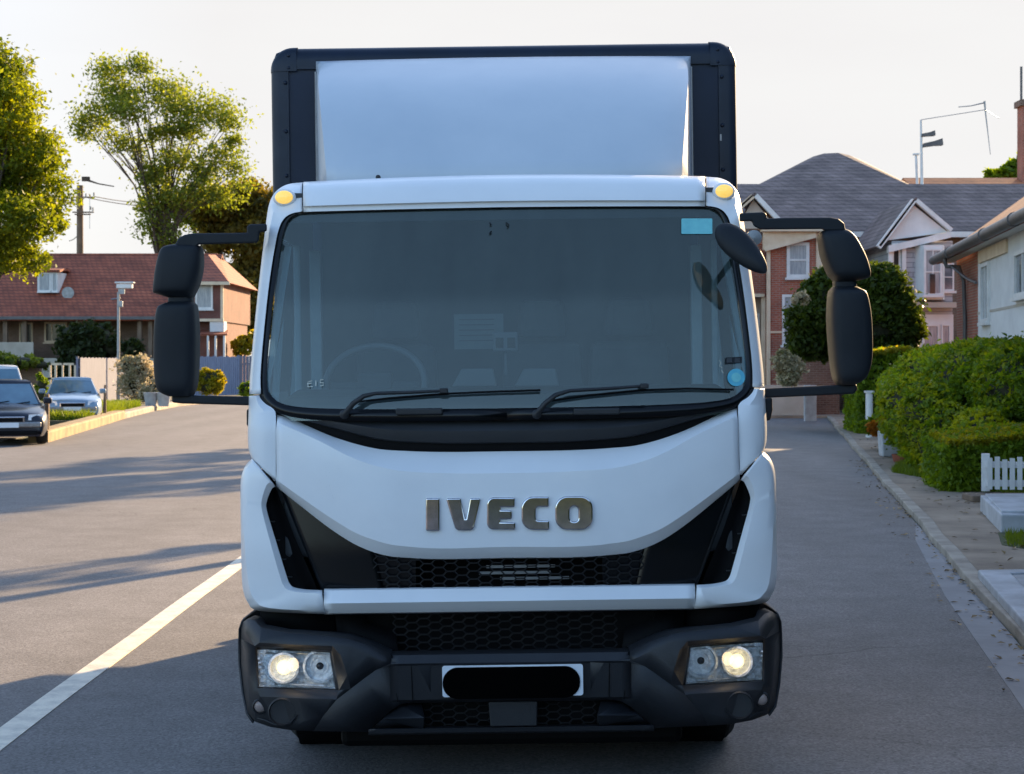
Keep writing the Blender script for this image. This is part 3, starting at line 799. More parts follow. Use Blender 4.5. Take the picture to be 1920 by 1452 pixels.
# centre of the bumper
def flat_f(y): return lambda a: y
cA = list(np.linspace(-226, 226, 25))
mb = MB()
mb.grid([[Lp(a, y, d) for a in cA] for (y, d) in ((1218, .10), (1226, .022), (1242, -.004), (1246, .006), (1310, .028), (1315, .05), (1316, .10))][::-1])
mb.build('bumper_centre', M['bumper'], T, smooth=28, solid=0.012)
mb = MB()
mb.grid([[Lp(a, y, d) for a in np.linspace(-268 + 0, 268, 25)] for (y, d) in ((1360, .09), (1364, .055), (1372, .06), (1375, .1))][::-1])
mb.build('bumper_lip', M['bumper'], T, smooth=28, solid=0.01)
for s in (-1, 1):
    cdt_panel('valance_block', [(168, 1317, .07), (206, 1319, .07), (232, 1336, .07), (266, 1366, .07), (166, 1366, .07), (160, 1358, .07)], [], M['bumper'], s, offs=[[(160, 1344, .055), (240, 1345, .055)]])
mb = MB()
mb.ring([[Lp(a, y, d) for a, y in ((-42, 1316), (50, 1316), (48, 1362), (-39, 1362))] for d in (.045, .15)][::-1])
mb.build('tow_cover', M['bumper'], T, bevel=0.004)
mb = MB(); mb.b2(-0.42, 0.42, 0.16, 0.17, 0.31, 0.47); mb.build('valance_backing', M['black'], T)
hexmesh('valance_mesh', -160, 160, 1322, 1360, 29, 14, 0.10, 0.003, M['mesh'])

# ---- number plate with a black redaction pill added over it
mb = MB()
def rrect(x0, y0, x1, y1, r, n=6):
    out = []
    for cx, cy, a0 in ((x1 - r, y0 + r, -90), (x1 - r, y1 - r, 0), (x0 + r, y1 - r, 90), (x0 + r, y0 + r, 180)):
        for k in range(n + 1):
            t = R(a0 + 90 * k / n); out.append((cx + r * math.cos(t), cy + r * math.sin(t)))
    return out
def px_prism(outline, d0, d1):
    m_ = MB(); n = len(outline)
    vs = [Lp(a, y, d0) for a, y in outline] + [Lp(a, y, d1) for a, y in outline]
    m_.add(vs, [tuple(range(n))[::-1], tuple(range(n, 2 * n))] + [(i, (i + 1) % n, n + (i + 1) % n, n + i) for i in range(n)])
    return m_
pl = px_prism(rrect(-128, 1247, 136, 1306, 5), -0.012, 0.012).build('number_plate', M['plate'], T, label='white number plate with a black pill shaped redaction')
px_prism(rrect(-127.5, 1250.5, 130.5, 1310, 29, 12), -0.017, -0.0125).build('plate_redaction', M['pitch'], pl)

# ---- headlights
bulbpos = []
for s in (-1, 1):
    def q(a, y, d): p = Lp(a, y, d); return (s * p[0], p[1], p[2])
    mb = MB()      # housing: walls of the recess and its back
    lip = [(479, 1205), (334, 1216), (322, 1290), (476, 1284)]
    dl = [.075, .0, .0, .07]
    ins = [(474, 1211), (338, 1219), (327, 1288), (472, 1281)]
    r0 = [q(a, y, d) for (a, y), d in zip(lip, dl)]; r1 = [q(a, y, d + .03) for (a, y), d in zip(ins, dl)]; r2 = [q(a, y, .12) for (a, y) in ins]
    mb.ring([r0, r1, r2], True, False); mb.add(r2, [(0, 1, 2, 3)])
    hl = mb.build('headlight', M['bumper'], T)
    # bright inner housing
    mb = MB()
    ins2 = [(472, 1216), (339, 1222), (329, 1287), (470, 1279)]
    mb.ring([[q(a, y, d + .035) for (a, y), d in zip(ins2, dl)], [q(a * .985 + 6, y * .9 + 125, .10) for (a, y) in ins2]], True, False)
    n_ = 14
    mb.grid([[q(a, y, .098 + .010 * math.sin(a * 0.9) * math.sin(y * 0.7)) for a in np.linspace(327, 474, n_ * 2)] for y in np.linspace(1212, 1290, n_)])
    mb.build('reflector_housing', M['reflector'], hl, smooth=20)
    for k, (ac, yc, r) in enumerate(((425.5, 1247, 25), (358, 1245.5, 27))):
        c = q(ac, yc, .05)
        rp = r * 6.98 / FP
        mb = MB()
        mb.lathe([(rp * 1.10, 0.008), (rp * 1.16, -0.010), (rp * 1.0, -0.012), (rp * 0.93, 0.015), (rp * 0.7, 0.045), (rp * 0.35, 0.065), (0.001, 0.068)], (c[0], c[1] + .01, c[2]), 'y', 28)
        mb.build('reflector_bowl', M['reflector'], hl, smooth=35)
        mb = MB()
        if k == 0:
            mb.lathe([(0.001, -0.016), (rp * .36, -0.011), (rp * .54, 0.002), (rp * .50, .03)], (c[0], c[1] + .012, c[2]), 'y', 24)
            mb.build('lit_lamp', M['bulb'], hl, smooth=60)
            ld = bpy.data.lights.new('headlight_glow', 'POINT'); ld.energy = 0.09; ld.color = (1.0, 0.72, 0.36); ld.shadow_soft_size = 0.03
            lo_ = bpy.data.objects.new('headlight_glow', ld); link(lo_, hl); lo_.location = (c[0], c[1] - .075, c[2])
        else:
            mb.lathe([(0.001, -0.012), (rp * .22, -0.008), (rp * .30, 0.004), (rp * .26, .03)], (c[0], c[1] + .02, c[2]), 'y', 20)
            mb.build('lamp_lens', M['gloss'], hl, smooth=60)
            mb = MB(); mb.lathe([(rp * .5, 0.0), (rp * .6, -0.005), (rp * .62, 0.006)], (c[0], c[1] + .02, c[2]), 'y', 20); mb.build('lamp_ring', M['reflector'], hl, smooth=50)
    # curved light strip at the outer edge
    mb = MB()
    mb.tube([q(466, 1219, .10), q(466, 1235, .10), q(462, 1252, .10), q(452, 1266, .09), q(436, 1275, .08), (q(400, 1279, .07)), q(350, 1281, .05)], 0.0045, 6)
    mb.build('light_guide', M['reflector'], hl, smooth=60)
    for (a, y) in ((467, 1226), (466, 1234), (465, 1243), (462, 1252), (457, 1260), (450, 1268), (441, 1274)):
        m2 = MB(); p = q(a + 4, y + 2, .085); m2.box(p, (0.010, 0.008, 0.007)); m2.build('light_segment', M['plate'], hl)
    mb = MB()
    mb.grid([[q(a * (1 - t) + b * t, y0 * (1 - t) + y1 * t, d0 * (1 - t) + d1 * t + .012 - .01 * math.sin(t * math.pi)) for t in np.linspace(0, 1, 8)] for (a, y0, d0, b, y1, d1) in ((473, 1213, .07, 338, 1220, 0), (472, 1247, .07, 333, 1254, 0), (471, 1281, .07, 327, 1288, 0))])
    mb.build('headlight_lens', M['lampglass'], hl, smooth=50)
    # small round lamp and blanked fog lamp
    c = q(470, 1318, .085)
    mb = MB(); mb.lathe([(.034, .02), (.034, -.008), (.029, -.012), (.027, -.002)], c, 'y', 24); o = mb.build('position_lamp', M['plastic'], T, smooth=40)
    mb = MB(); mb.lathe([(.026, .0), (.024, -.008), (.012, -.012), (.001, -.013)], c, 'y', 20); mb.build('lamp_lens', M['lampdim'], o, smooth=60)
    c = q(429, 1329, .026)
    mb = MB(); mb.lathe([(.060, .03), (.060, -.003), (.055, -.008), (.051, .004), (.001, .006)], c, 'y', 28); mb.build('fog_lamp_blank', M['plastic'], T, smooth=35)
    mb = MB(); mb.tube([q(484, 1338, .15), q(462, 1344, .07), q(440, 1354, .04), q(415, 1352, .02), q(402, 1336, .012)], .003, 6); mb.build('bumper_rib', M['plastic'], T, smooth=60)

# ---- lettering on the bonnet
def letter_pts(P): return [U(780 + x / 5.486, 900 + y / 5.486) for x, y in P]
def arc(cx, cy, r, a0, a1, n=7): return [(cx + r * math.cos(R(a0 + (a1 - a0) * k / n)), cy + r * math.sin(R(a0 + (a1 - a0) * k / n))) for k in range(n + 1)]
letters = [
    [rrect(105, 185, 245, 520, 16, 4)],
    [arc(334, 204, 18, 90 + 90, 270, 3) + [(448, 185)] + arc(448, 200, 15, -90, -20, 3) + [(508, 395), (516, 395)] + [(556, 203)] + arc(572, 202, 17, 200, 270, 3) + arc(645, 202, 18, -90, 10, 4) + [(602, 462)] + arc(550, 462, 54, 0, 90, 6) + arc(450, 462, 54, 90, 170, 6)],
    [arc(800, 245, 68, 180, 270, 6) + arc(1000, 194, 16, -90, 0, 3) + arc(1000, 262, 15, 0, 90, 3) + [(872, 277), (872, 307)] + arc(970, 322, 15, -90, 0, 3) + arc(970, 385, 15, 0, 90, 3) + [(868, 402), (868, 430)] + arc(1004, 446, 16, -90, 0, 3) + arc(1004, 492, 17, 0, 90, 3) + arc(798, 441, 67, 90, 180, 6)],
    [arc(1205, 290, 120, 180, 270, 8) + arc(1348, 186, 16, -90, 0, 3) + arc(1348, 258, 16, 0, 90, 3) + arc(1262, 304, 30, 270, 180, 4) + arc(1262, 384, 30, 180, 90, 4) + arc(1352, 430, 16, -90, 0, 3) + arc(1352, 494, 17, 0, 90, 3) + arc(1205, 391, 120, 90, 180, 8)],
    [rrect(1430, 165, 1815, 510, 125, 9), rrect(1578, 268, 1668, 425, 42, 7)],
]
badge = None
for i, L_ in enumerate(letters):
    cu = bpy.data.curves.new('badge_letter', 'CURVE'); cu.dimensions = '2D'; cu.fill_mode = 'BOTH'; cu.extrude = 0.005; cu.bevel_depth = 0.006; cu.bevel_resolution = 4; cu.offset = -0.0055
    for outl in L_:
        P = letter_pts(outl)
        sp_ = cu.splines.new('POLY'); sp_.points.add(len(P) - 1)
        for k, (a, y) in enumerate(P):
            l_ = Lp(a, y, .088); sp_.points[k].co = (l_[0], l_[2], 0, 1)
        sp_.use_cyclic_u = True
    tmp = bpy.data.objects.new('tmp', cu); COL.objects.link(tmp)
    dg = bpy.context.evaluated_depsgraph_get()
    me = bpy.data.meshes.new_from_object(tmp.evaluated_get(dg))
    zc_ = Lp(0, 963, .088)[2]
    me.transform(Matrix.Translation((0, 0.071, zc_)) @ Matrix.Rotation(R(-1.0), 4, 'X') @ Matrix.Translation((0, 0, -zc_)) @ Matrix.Rotation(R(90), 4, 'X'))
    me.name = 'badge_letter'; me.materials.clear(); me.materials.append(M['chrome'])
    bpy.data.objects.remove(tmp)
    me.polygons.foreach_set('use_smooth', [True] * len(me.polygons)); me.set_sharp_from_angle(angle=R(40))
    link(bpy.data.objects.new('badge_letter', me), T)

# ---- corner marker lamps
for s in (-1, 1):
    c = Lp(s * 412, 365, 0.50)
    for nm, rx, rz_, yo, m_ in (('marker_lamp', .052, .040, .0, M['paint']), ('lamp_lens', .040, .030, -.012, M['amber'])):
        mb = MB()
        rings = []
        for (t, h) in ((1.0, .02), (1.0, -.004), (.85, -.011), (.5, -.016), (.02, -.018)):
            rings.append([(c[0] + rx * t * math.cos(k * math.pi / 10) * 1.0, c[1] + yo + h + .2 * s * 0, c[2] + rz_ * t * math.sin(k * math.pi / 10) - s * 0.0) for k in range(20)])
        mb.ring(rings)
        if nm == 'marker_lamp': ml = mb.build(nm, m_, T, smooth=50)
        else: mb.build(nm, m_, ml, smooth=50)

# ---- wipers
def wiper(pts_arm, pts_blade):
    mb = MB()
    mb.tube([LS(*U(x, y), o) for x, y, o in pts_arm], [.013, .012, .010, .008, .007, .006][:len(pts_arm)], 8)
    mb.lathe([(.02, .03), (.02, -.02), (.012, -.026), (.001, -.027)], LS(*U(*pts_arm[0][:2]), -.0), 'y', 16)
    wp = mb.build('wiper', M['plastic'], T, smooth=50)
    mb = MB()
    mb.tube([LS(*U(x, y), -.012) for x, y in pts_blade], .0052, 6)
    mb.build('wiper_blade', M['black'], wp, smooth=50)
    mb = MB(); x, y, o = pts_arm[-1]; p = LS(*U(x, y), -.03); mb.box(p, (.035, .03, .022)); mb.build('blade_clip', M['plastic'], wp, bevel=.004)
wiper([(646, 777, -.02), (662, 757, -.05), (682, 743, -.055), (705, 738, -.05), (770, 736, -.04), (832, 733, -.03)], [(668, 754), (730, 747), (830, 739), (920, 735), (1013, 732)])
wiper([(1006, 777, -.02), (1022, 757, -.05), (1042, 741, -.055), (1068, 733, -.05), (1140, 729, -.04), (1208, 724, -.03)], [(1030, 752), (1100, 742), (1200, 732), (1290, 729), (1375, 731)])
for (x0, x1) in ((742, 830), (1075, 1162)):
    m2 = MB(); a0, y0 = U((x0 + x1) / 2, 772); p = LS(a0, y0, -.01); m2.box(p, ((x1 - x0) * 7 / FP, .03, .028)); m2.build('washer_jet_cover', M['plastic'], T, bevel=.006)

# ---- stickers and writing on the glass
def sticker(name, outline, material, off=0.006, label=None):
    m_ = MB(); n = len(outline)
    m_.add([LS(*U(x, y), off) for x, y in outline], [tuple(range(n))[::-1]])
    return m_.build(name, material, T, label=label)
sticker('windscreen_sticker', rrect(1277, 410, 1335, 439, 2, 3), M['teal'], label='teal rectangular sticker')
sticker('windscreen_sticker', arc(1380, 708, 16.5, 0, 350, 24), M['cyan'], label='round cyan disc')
sticker('windscreen_sticker', arc(1380, 708, 9, 0, 350, 24), M['teal'], .0045, label='round cyan disc centre')
sticker('tax_disc_holder', [(1360, 671), (1391, 669), (1391, 681), (1360, 683)], M['gloss'])
for bx in (1362, 1377):
    sticker('permit_mark', [(bx, 672), (bx + 10, 671.5), (bx + 10, 680), (bx, 680.5)], M['interior'], .0045)
def stroke(name, lines, material, wpx=1.6, off=.0):
    m_ = MB()
    for ln in lines:
        m_.tube([LS(*U(x, y), off) for x, y in ln], wpx * 7.1 / FP / 2, 5)
    return m_.build(name, material, T)
stroke('chalk_letter', [[(585, 714), (577, 717), (577, 726), (586, 725)], [(577, 720), (584, 719)]], M['chalk'])
stroke('chalk_letter', [[(592, 714), (592, 724)]], M['chalk'])
stroke('chalk_letter', [[(606, 712), (600, 713), (600, 718), (606, 718), (606, 723), (600, 724)]], M['chalk'])
stroke('chalk_scribble', [[(1348, 676), (1352, 681), (1348, 686), (1354, 690)], [(1352, 694), (1356, 700)]], M['chalk'], 1.2)
for w_ in ([(918, 418), (920, 422)], [(948, 418), (954, 422), (950, 426)], [(917, 438), (921, 434)]): stroke('wipe_mark', [w_], M['gloss'], 3)

# ---- cab interior
mb = MB()
mb.b2(-0.98, 0.98, 1.86, 1.88, 0.75, 2.6)
mb.b2(-0.98, 0.98, 0.5, 1.86, 0.74, 0.76)
mb.build('cab_rear_wall', M['interior'], T)
mb = MB()
mb.b2(-1.0, 1.0, 0.50, 1.86, 2.595, 2.615)
mb.build('cab_headliner', M['interior'], T)
mb = MB()
z1 = 1.70
mb.ring([[(x, y, z) for (y, z) in ((0.27, 1.0), (0.27, 1.60), (0.34, z1), (0.72, z1 + .03), (0.82, 1.55), (0.82, 1.0))] for x in (-0.98, 0.98)][::-1])
mb.build('dashboard', M['interior'], T, bevel=.02)
a_, y_ = U(702, 712); c = Lp(a_, y_, .86)
mb = MB()
tl = R(40); rx = 0.235
mb2 = []
for k in range(41):
    t = 2 * math.pi * k / 40
    mb2.append((c[0] + rx * math.cos(t), c[1] + rx * math.sin(t) * math.sin(tl) * 1.0, c[2] - .02 + rx * math.sin(t) * math.cos(tl)))
mb.tube(mb2, .016, 8, cap=False)
sw = mb.build('steering_wheel', M['rim'], T, smooth=60)
mb = MB(); mb.box((c[0], c[1] + .01, c[2] - .03), (.16, .08, .12)); mb.box((c[0], c[1], c[2] - .03), (.42, .02, .035)); mb.build('wheel_hub', M['interior'], sw, bevel=.02)
for x in (-0.56, 0.18, 0.62):
    mb = MB(); mb.box((x, 1.45, 1.55), (.46, .14, .78), taper=.86); mb.box((x, 1.46, 2.06), (.26, .10, .2), taper=.85); mb.box((x, 1.2, 1.2), (.48, .5, .16)); mb.build('seat', M['interior'], T, bevel=.04)
for s in (-1, 1):      # pale door frame and curtain seen through the glass
    mb = MB(); mb.b2(s * 0.90, s * 0.955, 1.10, 1.16, 1.64, 2.40); mb.b2(s * 0.99, s * 1.02, 1.02, 1.07, 1.64, 2.42); mb.build('door_pillar_trim', M['intlight'], T, bevel=.008)
    mb = MB()            # door skin: below the side glass and behind it
    mb.b2(s * 1.075, s * 1.085, 0.36, 1.55, 0.80, 1.62); mb.b2(s * 1.03, s * 1.06, 1.30, 1.90, 1.6, 2.6)
    mb.b2(s * 1.02, s * 1.045, .55, 1.35, 2.42, 2.60)
    dr = mb.build('door', M['paint'], T, bevel=.006)
    mb = MB(); mb.add([(s * 1.08, .36, 1.62), (s * 1.06, 1.3, 1.62), (s * 1.03, 1.3, 2.42), (s * 1.02, .60, 2.42)], [(0, 1, 2, 3)]); mb.build('door_window', M['cglass'], dr)
a_, y_ = U(947, 641); c = Lp(a_, y_, .42)
mb = MB(); mb.box((c[0], c[1], c[2]), (.11, .03, .085)); mb.box((c[0], c[1] + .02, c[2] - .10), (.012, .012, .10)); dc = mb.build('dash_device', M['rim'], T, bevel=.012)
for dx in (-.026, .026):
    m2 = MB(); m2.box((c[0] + dx, c[1] - .017, c[2] - .005), (.034, .008, .045)); m2.build('device_screen', M['gloss'], dc)
a_, y_ = U(897, 622); c = Lp(a_, y_, .60)
mb = MB(); mb.box(c, (.225, .004, .16)); pp = mb.build('paper_sheet', M['paper'], T)
for k in range(5):
    m2 = MB(); m2.box((c[0] - .01, c[1] - .004, c[2] + .055 - k * .024), (.16, .002, .005)); m2.build('paper_line', M['interior'], pp)
for (x, wd) in ((893, .15), (1010, .15)):
    a_, y_ = U(x, 704); c = Lp(a_, y_, .50)
    mb = MB(); mb.prism([(c[0] - wd * .75, c[2] - .05), (c[0] + wd * .6, c[2] - .05), (c[0] + wd * .5, c[2] + .03), (c[0] - wd * .45, c[2] + .03)], c[1], c[1] + .1); mb.build('dash_tray', M['rim'], T, bevel=.006)

# ---- mirrors: loft through traced outlines
def loft_shell(name, rows, dc, dh, material, parent, px=True, label=None, ex=3.9):
    """rows = (y, x_left, x_right, depth factor, depth shift)"""
    mb = MB(); rings = []
    rr_ = crom([r for r in rows], 3)
    for (y, xl, xr, df, ds) in rr_:
        a0, y0 = U(xl, y); a1, y1 = U(xr, y)
        yc = (y0 + y1) / 2
        ring_ = []
        for k in range(24):
            t = 2 * math.pi * k / 24
            ct, st = math.cos(t), math.sin(t)
            ux = math.copysign(abs(ct) ** (2 / ex), ct); uy = math.copysign(abs(st) ** (2 / ex), st)
            dd = dc + ds + dh * df * uy
            a = (a0 + a1) / 2 + (a1 - a0) / 2 * ux
            ring_.append(Lp(a, yc, dc)[0:1] + (dd,) + Lp(a, yc, dc)[2:3])
        rings.append(ring_)
    mb.ring(rings[::-1])
    return mb.build(name, material, parent, smooth=33, label=label)
MD = 0.42
def bar(name, P, th, material, parent, dep=MD, flat=1.0):
    mb = MB()
    mb.tube(crom([Lp(*U(x, y), dep + dz) for x, y, dz in P], 3), th, 10, flat=flat)
    return mb.build(name, material, parent, smooth=50)
def arm_px(name, poly, d0, d1, parent):
    o = px_prism([U(x, y) for x, y in poly], d0, d1)
    return o.build(name, M['mirror'], parent, bevel=.008, seg=3)
# viewer's left
ma = arm_px('mirror_arm', [(463, 437), (462, 425), (468, 421), (500, 420), (500, 434), (486, 436), (485, 452), (480, 456), (372, 459), (362, 468), (327, 470), (327, 461), (334, 447), (345, 441), (360, 438)], .36, .46, T)
loft_shell('mirror_head', [(459, 326, 366, .55, 0), (462, 312, 374, .75, 0), (470, 302, 379, .9, 0), (500, 294, 380, 1, 0), (530, 290, 374, 1, 0), (545, 289, 368, .95, 0), (550, 291, 366, .8, 0), (558, 316, 363, .55, 0)], MD, .085, M['mirror'], ma)
loft_shell('mirror_neck', [(552, 317, 362, .5, 0), (572, 315, 362, .5, 0)], MD, .08, M['mirror'], ma)
loft_shell('mirror_head', [(566, 318, 361, .5, 0), (571, 305, 366, .8, 0), (580, 296, 369, .95, 0), (620, 291, 372, 1, 0), (690, 291, 371, 1, 0), (722, 295, 368, 1, 0), (735, 302, 364, .9, 0), (743, 318, 361, .7, 0)], MD, .09, M['mirror'], ma)
arm_px('mirror_arm', [(322, 740), (372, 742), (480, 744), (480, 761), (340, 757), (322, 755)], .38, .47, T)
arm_px('mirror_bracket', [(462, 768), (480, 764), (480, 808), (468, 806), (462, 796)], .38, .5, T)
# viewer's right
ma2 = arm_px('mirror_arm', [(1386, 400), (1432, 398), (1437, 402), (1436, 410), (1480, 408.5), (1556, 408), (1572, 411), (1582, 419), (1585, 433), (1545, 433), (1540, 430), (1425, 431), (1412, 424), (1409, 415), (1386, 416)], .36, .46, T)
loft_shell('mirror_head', [(431, 1546, 1584, .5, 0), (436, 1537, 1592, .8, 0), (448, 1534, 1603, .95, 0), (480, 1539, 1620, 1, 0), (505, 1548, 1628, 1, 0), (516, 1553, 1629, .95, 0), (522, 1558, 1626, .8, 0), (529, 1563, 1603, .5, 0)], MD, .085, M['mirror'], ma2)
loft_shell('mirror_neck', [(524, 1562, 1604, .5, 0), (544, 1561, 1605, .5, 0)], MD, .08, M['mirror'], ma2)
loft_shell('mirror_head', [(538, 1561, 1604, .5, 0), (543, 1557, 1612, .8, 0), (553, 1553, 1623, .95, 0), (600, 1551, 1631, 1, 0), (670, 1556, 1632, 1, 0), (704, 1561, 1623, 1, 0), (715, 1565, 1612, .9, 0), (722, 1570, 1600, .7, 0)], MD, .09, M['mirror'], ma2)
arm_px('mirror_arm', [(1426, 729), (1570, 722), (1606, 721), (1607, 731), (1600, 739), (1426, 747)], .38, .47, T)
arm_px('mirror_bracket', [(1428, 748), (1447, 746), (1448, 768), (1444, 788), (1428, 791)], .38, .5, T)
# close-view mirror hanging over the windscreen's corner
def disc_mirror(name, cpx, rl, rs, ang, dep, thick, material, parent, tiltdep=0.0):
    """pointed oval shell: long radius rl, short rs in pixels"""
    mb = MB(); rings = []
    ca, sa = math.cos(R(ang)), math.sin(R(ang))
    for (t, h) in ((.02, -1), (.45, -.92), (.8, -.6), (.97, -.2), (1, 0.1), (.96, .35), (.9, .38), (.02, .38)):
        ring_ = []
        for k in range(28):
            th = 2 * math.pi * k / 28
            u = math.cos(th) * rl * t; v = math.sin(th) * rs * t * (1 - 0.25 * math.cos(th))
            a, y = U(cpx[0] + u * ca - v * sa, cpx[1] + u * sa + v * ca)
            p = Lp(a, y, dep); ring_.append((p[0], dep + h * thick + tiltdep * u, p[2]))
        rings.append(ring_)
    mb.ring(rings)
    return mb.build(name, material, parent, smooth=45)
km = disc_mirror('kerb_mirror', (1391, 467), 62, 27, 48, .17, .035, M['mirror'], T, -0.0010)
mb = MB(); mb.tube([Lp(*U(1390, 468), .19), Lp(*U(1402, 455), .34), Lp(*U(1410, 448), .42)], .014, 8); mb.build('mirror_stalk', M['mirror'], km, smooth=50)
mb = MB(); mb.lathe([(.02, .03), (.035, 0), (.035, -.02), (.001, -.025)], Lp(*U(1412, 447), .38), 'y', 18); mb.build('mirror_joint', M['steel'], km, smooth=50)

# ---- box body
d_b = 2.05
def Lb(a, y, extra=0.0): return Lp(a, y, d_b + extra)
x_b = Lb(437.5, 500)[0]; z_b = Lb(0, 82)[2]; z0_b = 0.98; y1_b = 5.4
mb = MB(); mb.b2(-x_b + .02, x_b - .02, d_b + .012, y1_b, z0_b, z_b - .02); box = mb.build('box_body', M['navy'], T, bevel=.03)
def prof_arc(r, n=8): return [(r * math.cos(R(90 * k / n)), r * math.sin(R(90 * k / n))) for k in range(n + 1)]
mb = MB()      # top rail, rounded in section, running across the front
rr2 = .055
sec = [(d_b + .03, -.125), (d_b - .004, -.125), (d_b - .004, -rr2 * 1.4)] + [(d_b - .004 + rr2 * 1.4 * (1 - math.cos(R(90 * k / 6))), -rr2 * 1.4 * (1 - math.sin(R(90 * k / 6)))) for k in range(1, 7)] + [(d_b + .3, 0)]
mb.ring([[(x, y, z_b + z) for (y, z) in sec] for x in (-x_b + .13, x_b - .13)])
mb.build('top_rail', M['navytrim'], box, smooth=40)
for s in (-1, 1):
    # side post with rounded outer edge
    mb = MB()
    sec = [(x_b - .10, d_b + .02), (x_b - .10, d_b - .002), (x_b - .05, d_b - .003)] + [(x_b - .05 + .05 * math.sin(R(90 * k / 6)), d_b - .003 + .05 * (1 - math.cos(R(90 * k / 6)))) for k in range(1, 7)] + [(x_b, d_b + .3)]
    mb.ring([[(s * x, y, z) for (x, y) in sec] for z in ((z0_b, z_b - .13) if s > 0 else (z_b - .13, z0_b))])
    mb.build('corner_post', M['navytrim'], box, smooth=40)
    # moulded corner cap
    mb = MB()
    out = []
    rc = .125
    rings = []
    for (ins, dy) in ((.0, .32), (.0, .05), (.006, .022), (.02, .004), (.045, -.006), (.13, -.008)):
        r_ = [(x_b + .003 - ins, z_b - .135), ]
        rcc = max(rc - ins, .01)
        r_ += [(x_b + .003 - rc + rcc * math.cos(R(t)), z_b + .003 - rc + rcc * math.sin(R(t))) for t in range(0, 91, 10)]
        r_ += [(x_b - .145, z_b + .003 - ins)]
        rings.append([(s * x, d_b + dy, z) for x, z in r_])
    inner_ = [(s * (x_b - .145), d_b - .008, z_b - .135)] * len(rings[0])
    rings.append(inner_)
    mb.ring(rings if s < 0 else rings[::-1], closed=False, cap=False)
    mb.build('corner_cap', M['navytrim'], box, smooth=45)
    for (a, y) in ((409, 150), (409, 241), (409, 324), (402, 122), (402, 99)):
        p = Lb(s * a, y); m2 = MB(); m2.lathe([(.011, .006), (.011, -.002), (.006, -.007), (.001, -.008)], (p[0], d_b - .004, p[2]), 'y', 12); m2.build('rivet', M['navytrim'], box, smooth=60)
mb = MB(); mb.b2(x_b - .098, x_b - .088, d_b - .008, d_b - .004, 3.03, 3.065); mb.build('paint_scratch', M['steel'], box)

# ---- roof air deflector
def dfl(a, y, t): return Lp(a, y, t)
mb = MB(); rows = []
# v = 0 top .. 1 bottom ; columns across
topc = [(-355, 160), (-352, 136), (-344, 120), (-330, 112.5), (-300, 110.5), (-150, 109.5), (0, 109), (150, 109.5), (300, 110.5), (330, 112.5), (344, 120), (352, 136), (355, 160)]
front = [(0.0, 1.95), (0.05, 1.80), (0.12, 1.64), (0.2, 1.50), (0.3, 1.37), (0.42, 1.24), (0.55, 1.13), (0.7, 1.02), (0.85, .93), (1.0, .86)]
V = [0, .02, .06, .12, .2, .3, .42, .55, .7, .85, 1.0]
for v in V:
    y = 110 + (336 - 110) * v
    row = []
    half = float(np.interp(v, [0, .02, .06, .12, .2, 1.0], [322, 335, 344, 346.5, 347, 332]))
    dc_ = float(np.interp(v, [p[0] for p in front], [p[1] for p in front]))
    for u in np.linspace(-1, 1, 33):
        e_ = abs(u) ** 6 * .05 + (abs(u) > .985) * .012
        row.append(Lp(half * u, y - (2.5 if v < .05 else 1) * (1 - u * u), dc_ + e_))
    # side wings going back to the box front
    pl_, pr_ = row[0], row[-1]
    xb = 357 * (TD + d_b) / FP
    yb = d_b - .03
    def back(p, s_):
        return [(s_ * (abs(p[0]) + (xb - .02 - abs(p[0])) * t), p[1] + (yb - p[1]) * t, p[2] + (0.0 if t < 1 else .0)) for t in (.06, .3, .65, 1.0)]
    row = back(pl_, -1)[::-1] + row + back(pr_, 1)
    rows.append(row)
mb.grid(rows[::-1])
dft = mb.build('air_deflector', M['deflector'], T, smooth=42, solid=0.008)
for s in (-1, 1):
    mb = MB()
    mb.tube([(s * (xb - .018), yb - .005, Lp(0, y, 1.95)[2]) for y in np.linspace(126, 345, 8)], .007, 6)
    mb.build('deflector_seal', M['steel'], dft, smooth=60)
for x in (708, 1176):
    p = Lp(*U(x, 333), .80); m2 = MB(); m2.lathe([(.012, .01), (.012, -.004), (.001, -.009)], p, 'y', 12); m2.build('deflector_bolt', M['plastic'], dft, smooth=60)

mb = MB(); mb.slab([(-.76, .40), (.76, .40), (.76, 2.5), (-.76, 2.5)], .14, .42); mb.build('under_shade_block', M['black'], T, bevel=.03)  # black block added to darken the ground under the truck
for s in (-1, 1):
    mb = MB(); mb.b2(s * .70, s * 1.08, 1.75, 1.79, .10, .85); mb.build('mud_flap', M['rubber'], T)
    for z in (.42, .62, .82):
        mb = MB(); mb.b2(s * 1.16, s * 1.19, 2.0, 3.8, z - .09, z + .09); mb.build('side_guard', M['steel'], T, bevel=.01)
    mb = MB(); mb.b2(s * .62, s * 1.16, 4.95, 4.98, .16, .95); mb.build('mud_flap', M['rubber'], T)
    mb = MB(); mb.b2(s * .5, s * 1.05, 2.5, 3.7, .40, .86); mb.build('side_tank', M['black'], T, bevel=.03)
mb = MB(); mb.b2(-1.1, 1.1, 5.22, 5.32, .38, .55); mb.b2(-1.05, 1.05, 5.1, 5.18, .30, .98); mb.build('rear_underrun', M['black'], T)
